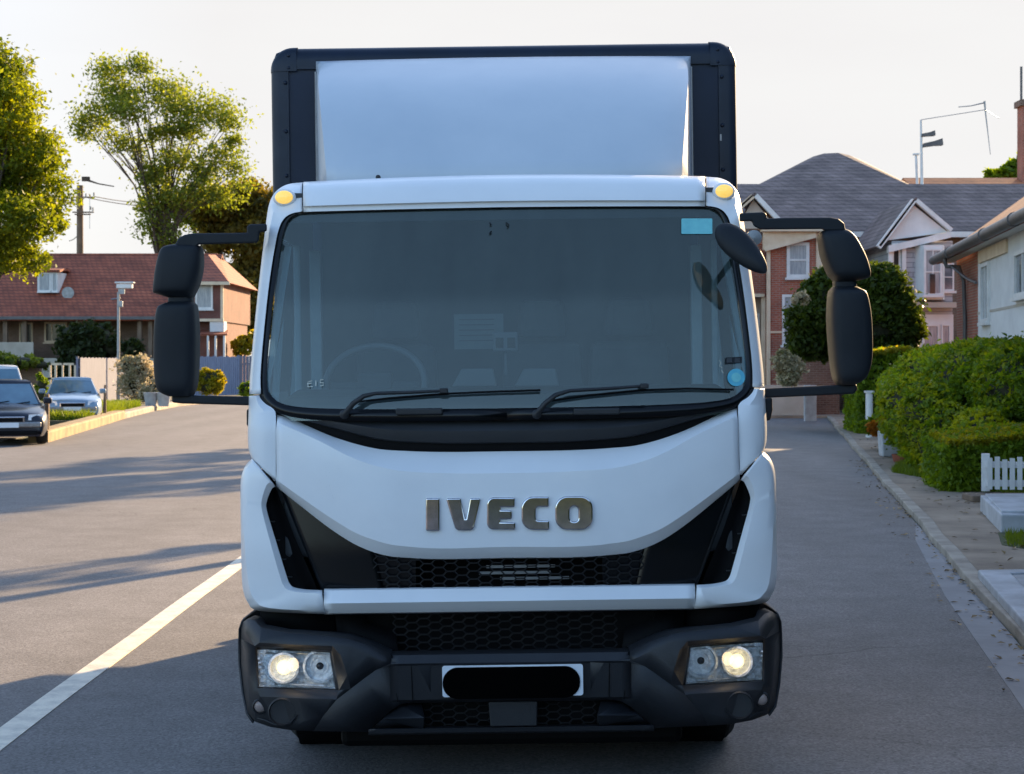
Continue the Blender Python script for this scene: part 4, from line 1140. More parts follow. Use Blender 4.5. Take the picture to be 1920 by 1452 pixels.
# ---- chassis and wheels
mb = MB(); mb.b2(-.42, -.34, .5, 5.2, .62, .85); mb.b2(.34, .42, .5, 5.2, .62, .85)
for y in (1.2, 2.4, 3.6): mb.b2(-.38, .38, y, y + .08, .66, .80)
mb.b2(-.36, .36, .7, 1.6, .5, 1.1)
mb.b2(-.78, .78, .45, .95, .26, .80); mb.b2(-.72, .72, 1.1, 1.3, .22, .5)
mb.b2(-1.1, 1.1, 2.1, 5.3, .86, .97)
mb.build('chassis', M['black'], T)
def wheel(x, y, r=.42, wd=.24, drop=0.0):
    mb = MB()
    mb.lathe([(r * .60, -wd / 2), (r * .93, -wd / 2), (r, -wd / 2 + .03), (r, wd / 2 - .03), (r * .93, wd / 2), (r * .60, wd / 2)], (x, y, r + drop), 'x', 36)
    o = mb.build('wheel', M['rubber'], T, smooth=40)
    mb = MB(); mb.lathe([(r * .60, -wd / 2 + .01), (r * .55, -.03), (r * .2, -.02), (r * .2, .02), (r * .55, .03), (r * .60, wd / 2 - .01)], (x, y, r + drop), 'x', 28)
    mb.build('wheel_rim', M['steel'], o, smooth=40)
for s in (-1, 1):
    wheel(s * .92, 1.2, .42, .29, -s * .92 * PHI)
    for x in (.72, 1.0): wheel(s * x, 4.4, .42, .22, -s * x * PHI)
    mb = MB(); mb.lathe([(.47, -.14), (.50, -.14), (.50, .14), (.47, .14)], (s * .88, 1.25, .46), 'x', 30); mb.build('wheel_arch', M['black'], T)
mb = MB(); mb.b2(-.98, -.55, .50, .54, .34, .80); mb.b2(.55, .98, .50, .54, .34, .80); mb.build('arch_liner', M['black'], T)
# ================================================================== THE STREET
def G(px, py):                       # where a pixel's ray meets the ground
    d = FP * CH / (py - HZ)
    return ((px - 960) * d / FP, d)
def XD(px, d): return (px - 960) * d / FP
def ZD(py, d): return CH - (py - HZ) * d / FP

# ---- ground sheets
mb = MB(); mb.slab([(-600, -120), (600, -120), (600, 1200), (-600, 1200)], -0.6, -0.012)
tag(mb.build('ground', M['field']), kind='structure')
def kx(y): return 3.27 + 0.163 * (y - 10.5)            # right-hand kerb line
KL = [(-10.66, 37.8), (-11.25, 42.5), (-11.85, 47.3), (-12.7, 54), (-13.5, 61.7), (-14.0, 69), (-13.6, 76), (-12.4, 82), (-9.0, 88)]
road = [(-45, -30), (kx(-30), -30), (kx(0), 0), (kx(92), 92), (-9, 92)] + KL[::-1] + [(-12.2, 37.4), (-16, 40), (-24, 62), (-45, 66)]
mb = MB(); mb.slab(road, -0.2, 0.0)
tag(mb.build('road', M['asphalt']), kind='structure')
mb = MB(); mb.slab([(-24, 38.5), (-11.9, 38.5), (-13.6, 58), (-15.6, 73), (-30, 73)], -0.2, 0.004)
tag(mb.build('parking_bay', M['asphalt']), kind='structure')
def ribbon(name, line, wdt, z0, z1, material, side=1, kind='structure', bevel=0.0, smooth=None):
    """a strip following a polyline, wdt to its side (1 = left of travel)"""
    P = [Vector((p[0], p[1])) for p in line]
    off = []
    for i, p in enumerate(P):
        t = (P[min(i + 1, len(P) - 1)] - P[max(i - 1, 0)]).normalized()
        off.append(p + Vector((-t.y, t.x)) * wdt * side)
    mb = MB()
    for i in range(len(P) - 1):
        q = [P[i], P[i + 1], off[i + 1], off[i]]
        if side < 0: q = q[::-1]
    a = [(p.x, p.y, z0) for p in P]; b = [(p.x, p.y, z1) for p in P]; c = [(p.x, p.y, z1) for p in off]; d = [(p.x, p.y, z0) for p in off]
    mb.grid([a, b, c, d] if side > 0 else [d, c, b, a])
    mb.add([a[0], b[0], c[0], d[0]], [(0, 1, 2, 3)]); mb.add([a[-1], b[-1], c[-1], d[-1]], [(3, 2, 1, 0)])
    o = mb.build(name, material, bevel=bevel)
    if kind: o['kind'] = kind
    return o
def wob(x, k=1.0): return 0.5 * (math.sin(x * 1.7 + k) + math.sin(x * 0.61 + 2 * k))
# right pavement with kerb
rk = [(kx(y) + 0.03 * wob(y), y) for y in np.arange(-10, 92, 1.5)]
ribbon('kerb', rk, 0.14, -0.1, 0.075, M['kerb'], side=-1, bevel=0.012)
rp = [(kx(y) + 0.14 + 0.03 * wob(y), y) for y in np.arange(-10, 92, 1.5)]
ribbon('pavement', rp, 1.75, -0.1, 0.068, M['concrete'], side=-1)
ribbon('garden_soil', [(kx(y) + 1.9, y) for y in np.arange(14.0, 90, 3)], 9.0, -0.1, 0.05, M['soil'], side=-1)
mb = MB(); mb.slab([(kx(8) - .27, 8), (kx(8), 8), (kx(18.9), 18.9), (kx(17) - .16, 17), (kx(13) - .26, 13)], -0.1, 0.004); tag(mb.build('drain_channel', M['channel']), kind='structure')
# driveway ramp with a light stone edge in the near right corner
mb = MB(); mb.slab([(kx(8) + .22, 8.0), (6.5, 8.0), (7.2, 13.6), (kx(13.4) + .30, 13.3)], 0.0, 0.125)
tag(mb.build('driveway', M['slabs'], bevel=0.015), kind='structure')
mb = MB(); mb.slab([(kx(8) + .02, 8.0), (kx(8) + .215, 8.0), (kx(13.4) + .295, 13.3), (7.2, 13.62), (7.2, 13.8), (kx(13.4) + .08, 13.5)], 0.0, 0.14)
tag(mb.build('driveway_edge', M['block'], bevel=0.015), kind='structure')
# left raised kerb, warm sunlight painted in as sandy colour on the near part
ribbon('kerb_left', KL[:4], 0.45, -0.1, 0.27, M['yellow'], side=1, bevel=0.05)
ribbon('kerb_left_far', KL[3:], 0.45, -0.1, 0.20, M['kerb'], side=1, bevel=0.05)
ribbon('verge_soil', [(p[0] - 0.45, p[1]) for p in KL[2:]], 2.6, -0.1, 0.16, M['soil'], side=1)
# far cross pavement behind the truck
mb = MB(); mb.slab([(-9, 92), (19, 92), (22, 100), (-12, 100)], -0.1, 0.1); tag(mb.build('far_pavement', M['concrete']), kind='structure')
# painted line and worn marks
def paint(name, pts, z=0.005):
    mb = MB(); mb.slab(pts, 0.0, z); return tag(mb.build(name, M['line']), kind='structure')
Lw = 0.075
ln = [(-2.50 + 0.008 * wob(y, 2), y) for y in np.arange(2.0, 40, 1.0)]
ribbon('lane_line', [(x - Lw, y) for x, y in ln], 2 * Lw, 0.0, 0.005, M['line'], side=-1)

# ================================================================== FOLIAGE
def leaf_mesh(name, centers, size, material, parent, up=0.25, aspect=1.7, label=None):
    """many small bent leaf clumps as rhombi; centers = N x 3"""
    C_ = np.asarray(centers, dtype=np.float32); n = len(C_)
    nrm = rng.normal(size=(n, 3)); nrm[:, 2] += up * 2; nrm /= np.linalg.norm(nrm, axis=1)[:, None]
    ref = rng.normal(size=(n, 3)); a = np.cross(nrm, ref); a /= np.linalg.norm(a, axis=1)[:, None]; b = np.cross(nrm, a)
    sz = size * rng.uniform(0.45, 1.55, n)[:, None]
    l = a * sz * 0.5 * aspect; w_ = b * sz * 0.5
    bend = nrm * sz * 0.18
    V = np.stack([C_ - l, C_ - w_ * 0.9 + bend, C_ + l, C_ + w_ * 0.9 + bend], axis=1).reshape(-1, 3)
    me = bpy.data.meshes.new(name)
    me.vertices.add(4 * n); me.loops.add(4 * n); me.polygons.add(n)
    me.vertices.foreach_set('co', V.astype(np.float32).ravel())
    me.loops.foreach_set('vertex_index', np.arange(4 * n, dtype=np.int32))
    me.polygons.foreach_set('loop_start', np.arange(0, 4 * n, 4, dtype=np.int32))
    me.materials.append(material); me.update(); me.validate()
    o = bpy.data.objects.new(name, me); link(o, parent)
    if label: o['label'] = label
    return o

def blob_points(blobs, n, clump=0.16, per=40, shell=0.55):
    """leaf centres in clumps spread through ellipsoids (cx,cy,cz,rx,ry,rz)"""
    vol = np.array([b[3] * b[4] * b[5] for b in blobs]) ** 0.8; pr_ = vol / vol.sum()
    out = []
    ncl = max(1, n // per)
    idx = rng.choice(len(blobs), ncl, p=pr_)
    for i in idx:
        b = blobs[i]
        d = rng.normal(size=3); d /= np.linalg.norm(d)
        r_ = shell + (1 - shell) * rng.random() ** 0.6
        c = np.array(b[:3]) + d * r_ * np.array(b[3:6])
        s_ = clump * (b[3] + b[5]) * 0.5 * rng.uniform(0.6, 1.4)
        out.append(c + rng.normal(size=(per, 3)) * s_ * np.array([1.0, 1.0, 0.75]))
    return np.concatenate(out)

def tree(name, label, cat, base, h_trunk, r_trunk, blobs, n, size, material, group=None, clump=0.16, per=40, shell=0.5, core=False, lean=(0, 0), limbs=True, seed=1):
    """blobs relative to the base"""
    rnd = random.Random(seed)
    t = thing(name, label, cat, base, 0, group)
    mb = MB()
    top = (lean[0], lean[1], h_trunk)
    mb.tube(crom([(0, 0, -.1), (lean[0] * .3 + .05, lean[1] * .3, h_trunk * .45), top], 3), [r_trunk * (1 - .4 * k / 6) for k in range(7)], 9)
    if limbs:
        for b in blobs:
            m_ = ((top[0] * .6 + b[0] * .4) + rnd.uniform(-.3, .3), (top[1] * .6 + b[1] * .4), top[2] * .55 + b[2] * .45 - b[5] * .2)
            st = (lean[0] * .8, lean[1] * .8, h_trunk * rnd.uniform(.55, .97))
            m_ = (m_[0] + rnd.uniform(-.5, .5) * r_trunk * 3, m_[1], m_[2] + rnd.uniform(-.6, .3) * r_trunk * 3)
            e_ = (b[0], b[1], b[2] + b[5] * .25)
            mb.tube(crom([st, m_, e_], 3), [r_trunk * (.36 - .31 * k / 6) for k in range(7)], 6)
            for q in range(3):
                d = Vector((rnd.uniform(-1, 1), rnd.uniform(-1, 1), rnd.uniform(-.2, 1))).normalized()
                mb.tube([m_, (b[0] + d.x * b[3] * .75, b[1] + d.y * b[4] * .75, b[2] + d.z * b[5] * .75)], [r_trunk * .12, r_trunk * .03], 5)
    mb.build('trunk', M['bark'], t, smooth=60)
    leaf_mesh('crown', blob_points(blobs, n, clump, per, shell), size, material, t)
    return t

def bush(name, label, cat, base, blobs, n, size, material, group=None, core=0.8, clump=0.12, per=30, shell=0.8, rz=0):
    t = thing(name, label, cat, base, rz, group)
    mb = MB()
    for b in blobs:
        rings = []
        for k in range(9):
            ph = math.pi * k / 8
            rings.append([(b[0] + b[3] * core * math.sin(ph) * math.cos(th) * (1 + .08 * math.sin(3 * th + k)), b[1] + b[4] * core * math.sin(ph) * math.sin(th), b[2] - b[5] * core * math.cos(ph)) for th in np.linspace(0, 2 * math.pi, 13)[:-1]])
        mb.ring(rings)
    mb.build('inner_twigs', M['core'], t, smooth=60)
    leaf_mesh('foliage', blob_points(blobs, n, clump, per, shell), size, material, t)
    return t

def hedge_box(name, label, base, rz, sx, sy, sz, n, size, material, cat='hedge', group=None, top_mat=None):
    """clipped hedge: leaves over the faces of a rounded box"""
    t = thing(name, label, cat, base, rz, group)
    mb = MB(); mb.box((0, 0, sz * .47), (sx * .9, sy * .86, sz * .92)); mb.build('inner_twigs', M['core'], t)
    areas = np.array([sx * sz, sx * sz, sy * sz, sy * sz, sx * sy]); k = rng.choice(5, n, p=areas / areas.sum())
    u = rng.uniform(-.5, .5, n); v = rng.uniform(-.5, .5, n)
    P = np.zeros((n, 3)); j = rng.normal(size=n) * .045
    for f in range(5):
        m_ = k == f
        if f < 2: P[m_] = np.stack([u[m_] * sx, (sy / 2) * (1 if f else -1) + j[m_], (v[m_] + .5) * sz], 1)
        elif f < 4: P[m_] = np.stack([(sx / 2) * (1 if f == 3 else -1) + j[m_], u[m_] * sy, (v[m_] + .5) * sz], 1)
        else: P[m_] = np.stack([u[m_] * sx, v[m_] * sy, sz + j[m_]], 1)
    P[:, 2] += 0.05 * np.sin(P[:, 0] * 2.3) + .03 * np.sin(P[:, 1] * 3.1)
    leaf_mesh('foliage', P, size, material, t)
    if top_mat:  # lime leaves stand in for sun on the hedge top
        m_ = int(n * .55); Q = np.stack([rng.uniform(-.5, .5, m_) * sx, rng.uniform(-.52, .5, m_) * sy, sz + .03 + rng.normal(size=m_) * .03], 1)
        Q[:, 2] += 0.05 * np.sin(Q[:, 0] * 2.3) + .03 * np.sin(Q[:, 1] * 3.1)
        leaf_mesh('sun_tint_leaves', Q, size * .9, top_mat, t, label='bright lime green leaves painting sunlight on the top')
    return t

def grass(name, label, pts_poly, n, h, z, material=None):
    """blades over a convex polygon"""
    P = [Vector(p) for p in pts_poly]
    tri = [(P[0], P[i], P[i + 1]) for i in range(1, len(P) - 1)]
    ar = np.array([abs((b - a).cross(c - a)) for a, b, c in tri]); k = rng.choice(len(tri), n, p=ar / ar.sum())
    u, v = rng.random(n), rng.random(n); f = u + v > 1; u[f], v[f] = 1 - u[f], 1 - v[f]
    T_ = np.array([[list(q) for q in t] for t in tri])
    B = T_[k, 0] + (T_[k, 1] - T_[k, 0]) * u[:, None] + (T_[k, 2] - T_[k, 0]) * v[:, None]
    hh = h * rng.uniform(.4, 1.4, n); an = rng.uniform(0, math.pi, n); wd = h * .10
    le = rng.normal(size=(n, 2)) * h * .35
    zz = np.full(n, z)
    A = np.stack([B[:, 0] - np.cos(an) * wd, B[:, 1] - np.sin(an) * wd, zz], 1)
    Bb = np.stack([B[:, 0] + np.cos(an) * wd, B[:, 1] + np.sin(an) * wd, zz], 1)
    C_ = np.stack([B[:, 0] + le[:, 0], B[:, 1] + le[:, 1], zz + hh], 1)
    V = np.stack([A, Bb, C_], 1).reshape(-1, 3)
    me = bpy.data.meshes.new(name); me.vertices.add(3 * n); me.loops.add(3 * n); me.polygons.add(n)
    me.vertices.foreach_set('co', V.astype(np.float32).ravel()); me.loops.foreach_set('vertex_index', np.arange(3 * n, dtype=np.int32)); me.polygons.foreach_set('loop_start', np.arange(0, 3 * n, 3, dtype=np.int32))
    me.materials.append(material or L_G); me.update(); me.validate()
    o = bpy.data.objects.new(name, me); link(o)
    return tag(o, label, 'grass', kind='stuff')

def px_blobs(lst, d, base, depth=1.0):
    """(px,py,rx_px,ry_px[,dy]) at distance d -> blobs relative to the base"""
    k = d / FP; out = []
    for b in lst:
        dy = b[4] if len(b) > 4 else 0
        out.append((XD(b[0], d) - base[0], dy, ZD(b[1], d) - base[2], b[2] * k, b[2] * k * depth, b[3] * k))
    return out

L_B2 = leaf_mat('leaves_dusky', (0.045, 0.055, 0.018), (0.20, 0.17, 0.04), 0.45, (2.6, 2.0, 0.5))
# ---- left: big backlit tree at the picture's edge
base = (XD(-70, 52), 52, 0)
tree('leafy_tree', 'large dense tree with yellow green sunlit edge at the left side of the street', 'tree', base, ZD(560, 52), .34,
     px_blobs([(-20, 130, 75, 55), (-60, 200, 120, 90), (25, 215, 62, 70, -1), (-10, 300, 100, 75, 1), (62, 290, 62, 48, -.5), (50, 355, 82, 50, .5), (20, 420, 95, 55, -1), (75, 410, 50, 35), (-40, 470, 90, 45), (25, 485, 62, 34), (-120, 330, 120, 140)], 52, base), 70000, .085, L_A, clump=.16, per=34, shell=.45, seed=3)
# ---- tall airy tree behind the red house
base = (XD(308, 116), 116, 0)
tree('airy_tree', 'tall open crowned tree rising behind the red tiled house', 'tree', base, ZD(400, 116), .30,
     px_blobs([(205, 130, 32, 24), (265, 125, 26, 22), (225, 175, 52, 30), (300, 165, 48, 28, 2), (170, 220, 38, 28), (245, 215, 40, 26, -2), (330, 200, 50, 26), (395, 205, 48, 24, 1), (425, 232, 28, 20), (160, 250, 22, 18), (350, 240, 45, 22), (300, 250, 25, 18), (415, 290, 40, 20), (445, 315, 26, 16), (390, 325, 36, 18), (285, 335, 28, 24), (262, 295, 14, 18), (300, 375, 34, 30), (440, 262, 18, 12), (283, 425, 26, 28), (325, 430, 24, 24), (270, 385, 22, 18), (215, 262, 30, 18), (455, 345, 24, 14), (340, 300, 50, 22), (375, 355, 44, 24), (345, 375, 34, 26), (240, 270, 46, 16), (415, 370, 34, 20), (330, 460, 30, 18), (292, 330, 30, 26)], 116, base), 24000, .15, L_B, clump=.40, per=22, shell=.1, seed=5)
# ---- darker trees to the right of the red house
base = (XD(455, 122), 122, 0)
tree('background_tree', 'dark mixed tree beside the red house, lower than the airy tree', 'tree', base, ZD(560, 122), .4,
     px_blobs([(400, 385, 50, 26), (455, 370, 45, 24, 1), (430, 430, 60, 34, 2), (480, 440, 50, 45), (490, 500, 45, 40, 1), (450, 545, 48, 45), (490, 590, 40, 40), (400, 445, 26, 30), (520, 400, 40, 40), (470, 600, 40, 34)], 122, base), 26000, .26, L_B2, clump=.26, per=30, shell=.4, seed=8)
base = (XD(385, 120), 124, 0)
tree('background_tree', 'round headed olive tree directly behind the red house ridge', 'tree', base, ZD(470, 124), .3,
     px_blobs([(375, 405, 34, 22), (345, 395, 26, 18), (420, 380, 34, 18, 1)], 124, base), 6000, .22, L_B, clump=.3, per=24, shell=.4, seed=9)

# ================================================================== BUILDING HELPERS
def window(parent, x, y, z, wd, ht, frame=.07, panes=(2, 1), mats=('white', 'pane'), proud=.05, sill=True, name='window'):
    """window centred at x,z on a wall whose face is at local y"""
    mb = MB(); f = frame; yo = y - proud
    mb.b2(x - wd / 2, x + wd / 2, yo, y + .02, z + ht / 2 - f, z + ht / 2); mb.b2(x - wd / 2, x + wd / 2, yo, y + .02, z - ht / 2, z - ht / 2 + f)
    mb.b2(x - wd / 2, x - wd / 2 + f, yo + .001, y + .02, z - ht / 2 + f, z + ht / 2 - f); mb.b2(x + wd / 2 - f, x + wd / 2, yo + .001, y + .02, z - ht / 2 + f, z + ht / 2 - f)
    for k in range(1, panes[0]): xx = x - wd / 2 + wd * k / panes[0]; mb.b2(xx - f * .3, xx + f * .3, yo + .008, y + .015, z - ht / 2 + f, z + ht / 2 - f)
    for k in range(1, panes[1]): zz = z - ht / 2 + ht * k / panes[1]; mb.b2(x - wd / 2 + f, x + wd / 2 - f, yo + .010, y + .015, zz - f * .3, zz + f * .3)
    o = mb.build(name, M[mats[0]], parent)
    mb = MB(); mb.b2(x - wd / 2 + f, x + wd / 2 - f, y - .012, y + .01, z - ht / 2 + f, z + ht / 2 - f); mb.build('pane', M[mats[1]], o)
    if sill:
        mb = MB(); mb.b2(x - wd / 2 - .06, x + wd / 2 + .06, y - .13, y - .001, z - ht / 2 - .08, z - ht / 2 - .002); mb.build('sill', M[mats[0]], o)
    return o
def gable_roof(parent, x0, x1, y0, y1, ze, zr, material, ov=.4, axis='x', th=.14, hip=0.0, name='roof'):
    mb = MB()
    if axis == 'x':
        ym = (y0 + y1) / 2; sl = (zr - ze) / (ym - y0)
        a, b = x0 - ov, x1 + ov
        P = [(a, y0 - ov, ze - sl * ov), (b, y0 - ov, ze - sl * ov), (b - hip, ym, zr), (a + hip * 1.0, ym, zr), (a, y1 + ov, ze - sl * ov), (b, y1 + ov, ze - sl * ov)]
        mb.add(P, [(0, 1, 2, 3), (5, 4, 3, 2)])
        if hip: mb.add(P, [(1, 5, 2), (4, 0, 3)])
    else:
        xm = (x0 + x1) / 2; sl = (zr - ze) / (xm - x0)
        a, b = y0 - ov, y1 + ov
        P = [(x0 - ov, a, ze - sl * ov), (xm, a + hip, zr), (xm, b - hip, zr), (x0 - ov, b, ze - sl * ov), (x1 + ov, a, ze - sl * ov), (x1 + ov, b, ze - sl * ov)]
        mb.add(P, [(0, 1, 2, 3), (1, 4, 5, 2)])
    return mb.build(name, material, parent, solid=-th)
def post(parent, name, x, y, z0, z1, w_, material):
    mb = MB(); mb.b2(x - w_ / 2, x + w_ / 2, y - w_ / 2, y + w_ / 2, z0, z1); return mb.build(name, material, parent)

# ================================================================== RED TILED HOUSE (left)
HD = 95.0
h = thing('tiled_house', 'long low house with a big red tiled roof and dark porch, left of the street', 'house', (XD(200, HD), HD, 0))
def hx(px): return XD(px, HD) - h.location.x
def hz(py, d=HD): return ZD(py, d)
x0, x1 = hx(-260), hx(352)
mb = MB(); mb.b2(x0, x1, 2.2, 10, 0, 4.3); mb.build('wall', M['brickdk'], h)
mb = MB(); mb.b2(x0, x1, -.1, 0.15, 0, hz(672)); mb.b2(x0, hx(64), -.18, -.1, hz(676), hz(642)); mb.build('porch_wall', M['renderb'], h)
gable_roof(h, x0, x1 + .6, 0, 10.4, hz(590), ZD(481, HD + 5.2), M['redtile'], ov=.5)
mb = MB(); mb.tube([(x0, 5.2, ZD(481, HD + 5.2) + .06), (x1 + .8, 5.2, ZD(481, HD + 5.2) + .06)], .12, 8); mb.build('ridge_tiles', M['redtile'], h)
mb = MB(); mb.b2(x0, x1 + .8, -.62, -.50, hz(600), hz(594)); mb.build('fascia', M['gutter'], h)
for px in (-60, 10, 46, 150, 262, 282): post(h, 'porch_post', hx(px), .05, hz(672), hz(594), .24, M['wood'])
window(h, hx(28), 2.2, hz(625), .8, 1.3, mats=('cream', 'panedark'))
window(h, hx(85), 2.2, hz(622), 1.35, 1.2, .1, (3, 1), ('cream', 'panedark'))
window(h, hx(300), 2.2, hz(635), .9, 1.6, mats=('cream', 'panedark'))
# dormer in the slope
mb = MB(); mb.b2(hx(57), hx(96), 1.4, 3.6, hz(547), hz(508)); dm_ = mb.build('dormer', M['render'], h)
gable_roof(dm_, hx(57), hx(96), 1.4, 4.2, hz(508), hz(502), M['redtile'], ov=.15, name='dormer_roof')
window(dm_, hx(71), 1.4, hz(527), .72, 1.1, .07, (1, 1), ('white', 'curtain'))
window(dm_, hx(90), 1.4, hz(527), .30, 1.1, .05, (1, 1), ('white', 'curtain'))
mb = MB(); mb.lathe([(.02, .0), (.30, -.06), (.36, -.12)], (hx(117), 1.3, hz(548)), 'y', 20); mb.tube([(hx(104), 1.6, hz(543)), (hx(117), 1.35, hz(548))], .03, 6); mb.build('satellite_dish', M['steel'], h, smooth=50)
# right-hand wing
y0 = -1.2; wx0, wx1 = hx(345), hx(425)
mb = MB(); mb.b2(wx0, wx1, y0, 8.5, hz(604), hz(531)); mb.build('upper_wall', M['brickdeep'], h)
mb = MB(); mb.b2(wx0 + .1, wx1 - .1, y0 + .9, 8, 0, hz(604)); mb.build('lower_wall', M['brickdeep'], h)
ov = .45; xm = (wx0 + wx1) / 2
mb = MB(); P = [(wx0 - ov, y0 - ov, hz(533)), (wx1 + ov, y0 - ov, hz(533)), (wx1 + ov, 9, hz(533)), (wx0 - ov, 9, hz(533)), (hx(375), 2.6, ZD(478, HD + 2.6)), (hx(375), 6, ZD(478, HD + 6))]
mb.add(P, [(0, 1, 4), (1, 2, 5, 4), (2, 3, 5), (3, 0, 4, 5), (3, 2, 1, 0)]); mb.build('wing_roof', M['redtile'], h)
mb = MB(); mb.b2(wx0 - ov - .02, wx1 + ov + .02, y0 - ov - .05, y0 - ov - .003, hz(537), hz(531)); mb.build('wing_fascia', M['cream'], h)
window(h, hx(390), y0, hz(557), 1.0, 1.5, .11, (1, 1), ('white', 'curtain'))
mb = MB(); mb.b2(wx1 - .14, wx1 + .02, y0 - .03, y0 + .05, hz(604), hz(536)); mb.build('corner_board', M['cream'], h)
mb = MB(); mb.b2(hx(370), wx1 + .05, y0 - .12, y0 - .004, hz(604), hz(599)); mb.build('string_course', M['cream'], h)
mb = MB(); mb.b2(hx(401), wx1 + .06, y0 - .05, y0 + .9, hz(623), hz(604)); mb.build('bay_base', M['render'], h)
mb = MB(); P = [(hx(372), y0 - .9, hz(628)), (hx(438), y0 - .9, hz(628)), (hx(430), y0 + .85, hz(619)), (hx(372), y0 + .85, hz(619))]; mb.add(P, [(0, 1, 2, 3)]); mb.build('canopy', M['redtile'], h, solid=.08)
for px in (384, 402, 416, 432): post(h, 'canopy_post', hx(px), y0 - .8, 0, hz(629), .11, M['render'])

# ================================================================== LEFT FOREGROUND BITS
def picket(name, label, p0, p1, hgt, material, board=.16, gap=.02, group=None, posts=2, z0=.0, th=.03, cat='fence'):
    a, b = Vector(p0), Vector(p1); L_ = (b - a).length
    t = thing(name, label, cat, (a.x, a.y, z0), math.atan2(b.y - a.y, b.x - a.x), group)
    n = int(L_ / (board + gap))
    mb = MB()
    for k in range(n):
        x = (k + .5) * L_ / n; j = .02 * math.sin(k * 2.1)
        mb.b2(x - board / 2, x + board / 2, -th / 2, th / 2, .03, hgt + j)
    mb.build('board_panel', M[material] if isinstance(material, str) else material, t)
    for z in (.25 * hgt, .8 * hgt):
        mb = MB(); mb.b2(0, L_, th / 2 + .002, th / 2 + .05, z - .04, z + .04); mb.build('rail', M[material], t)
    for k in range(posts):
        x = L_ * k / max(1, posts - 1); mb = MB(); mb.b2(x - .05, x + .05, th / 2 + .05, th / 2 + .15, 0, hgt + .05); mb.build('post', M[material], t)
    return t
bush('dark_hedge', 'dark rounded hedge growing in front of the porch', 'hedge', (XD(165, 89), 89, 0), px_blobs([(135, 635, 30, 28), (180, 635, 38, 30), (160, 665, 45, 28), (210, 650, 22, 20), (150, 700, 50, 28)], 89, (XD(165, 89), 89, 0)), 9000, .16, L_D)
bush('dark_hedge', 'small dark bush by the street lamp in front of the porch', 'bush', (XD(248, 88.5), 88.5, 0), px_blobs([(248, 655, 18, 18), (250, 690, 20, 26)], 88.5, (XD(248, 88.5), 88.5, 0)), 2400, .16, L_D)
mb = MB(); mb.b2(XD(-120, 86), XD(75, 86), 86, 86.4, 0, ZD(676, 86)); tag(mb.build('garden_wall', M['brickdk'], bevel=.03), 'low brown brick wall in front of the red tiled house', 'wall')
bush('low_shrub', 'low olive shrub along the brown brick wall', 'shrub', (XD(20, 85), 85, 0), px_blobs([(-10, 676, 40, 12), (40, 678, 35, 10), (75, 684, 18, 9)], 85, (XD(20, 85), 85, 0)), 2500, .16, L_B)
# gate frame
t = thing('garden_gate', 'cream timber gate frame with open panels beside the white fence', 'gate', (XD(92, 78), 78, 0))
W_ = XD(143, 78) - XD(92, 78); Hh = ZD(681, 78); Hl = ZD(712, 78)
mb = MB()
for (a0, a1, b0, b1) in ((0, W_, Hh - .1, Hh), (0, W_, Hl, Hl + .1), (0, .1, 0, Hh), (W_ - .1, W_, 0, Hh), (W_ * .47, W_ * .53, Hl, Hh)): mb.b2(a0, a1, -.03, .03 + .001 * a0, b0, b1)
mb.build('gate_frame', M['cream'], t)
for fx in (.24, .76): m2 = MB(); m2.b2(W_ * fx - .05, W_ * fx + .05, -.02, .02, Hl + .1, Hh - .1); m2.build('gate_bar', M['cream'], t)
picket('board_fence', 'tall pale boarded fence behind the silver car', (XD(150, 72), 72), (XD(222, 80), 80), 2.05, 'fencew', .22, .012)
picket('board_fence', 'short pale boarded fence panel behind the blossoming shrubs', (XD(224, 80), 80), (XD(290, 84), 84), 1.85, 'fencew', .22, .012)
picket('blue_fence', 'blue painted board fence at the far corner', (XD(360, 88), 88), (XD(449, 91), 91), ZD(669, 90), 'fenceb', .14, .02, posts=3)
picket('grey_fence', 'grey board fence continuing to the right of the blue fence', (XD(449, 91), 91), (XD(520, 92), 92), ZD(668, 92), 'fencew', .16, .02)
bush('blossom_shrub', 'cream blossoming shrub beside the lamp post', 'shrub', (XD(245, 70), 70, 0), px_blobs([(238, 690, 16, 20), (262, 695, 20, 26), (250, 725, 26, 24), (280, 712, 16, 22)], 70, (XD(245, 70), 70, 0)), 6500, .07, L_W, core=.6, clump=.2)
bush('blossom_shrub', 'dry orange and cream shrub behind the white planters', 'shrub', (XD(285, 68), 68, 0), px_blobs([(285, 730, 14, 18), (272, 742, 14, 12), (298, 722, 10, 16)], 68, (XD(285, 68), 68, 0)), 2600, .07, L_W, core=.6, clump=.2)
bush('yellow_bush', 'bright yellow green rounded bush by the blue fence', 'bush', (XD(392, 74), 74, 0), px_blobs([(385, 712, 20, 20), (402, 712, 18, 18), (392, 726, 26, 14)], 74, (XD(392, 74), 74, 0)), 5200, .085, L_L)
bush('green_bush', 'small green bush close to the cab at the far corner', 'bush', (XD(463, 76), 76, 0), px_blobs([(463, 730, 14, 14)], 76, (XD(463, 76), 76, 0)), 1200, .085, L_H)
bush('yellow_shrub', 'yellow leaved shrub rising over the grey fence', 'shrub', (XD(462, 96), 96, 0), px_blobs([(455, 650, 20, 18), (470, 640, 16, 20), (448, 640, 10, 10)], 96, (XD(462, 96), 96, 0)), 1800, .16, L_L, core=.5)
for px, lab in ((283, 'left one of two white planter tubs behind the kerb'), (307, 'right one of two white planter tubs, nearer the mirror')):
    mb = MB(); mb.lathe([(.20, 0), (.28, .5), (.30, .52), (.27, .53), (.25, .44), (.01, .42)], (XD(px, 63), 63, .16), 'z', 20); tag(mb.build('planter', M['block'], smooth=40), lab, 'planter', 'white planter tubs')
gq = [(p[0] - .5, p[1]) for p in KL[2:5]]
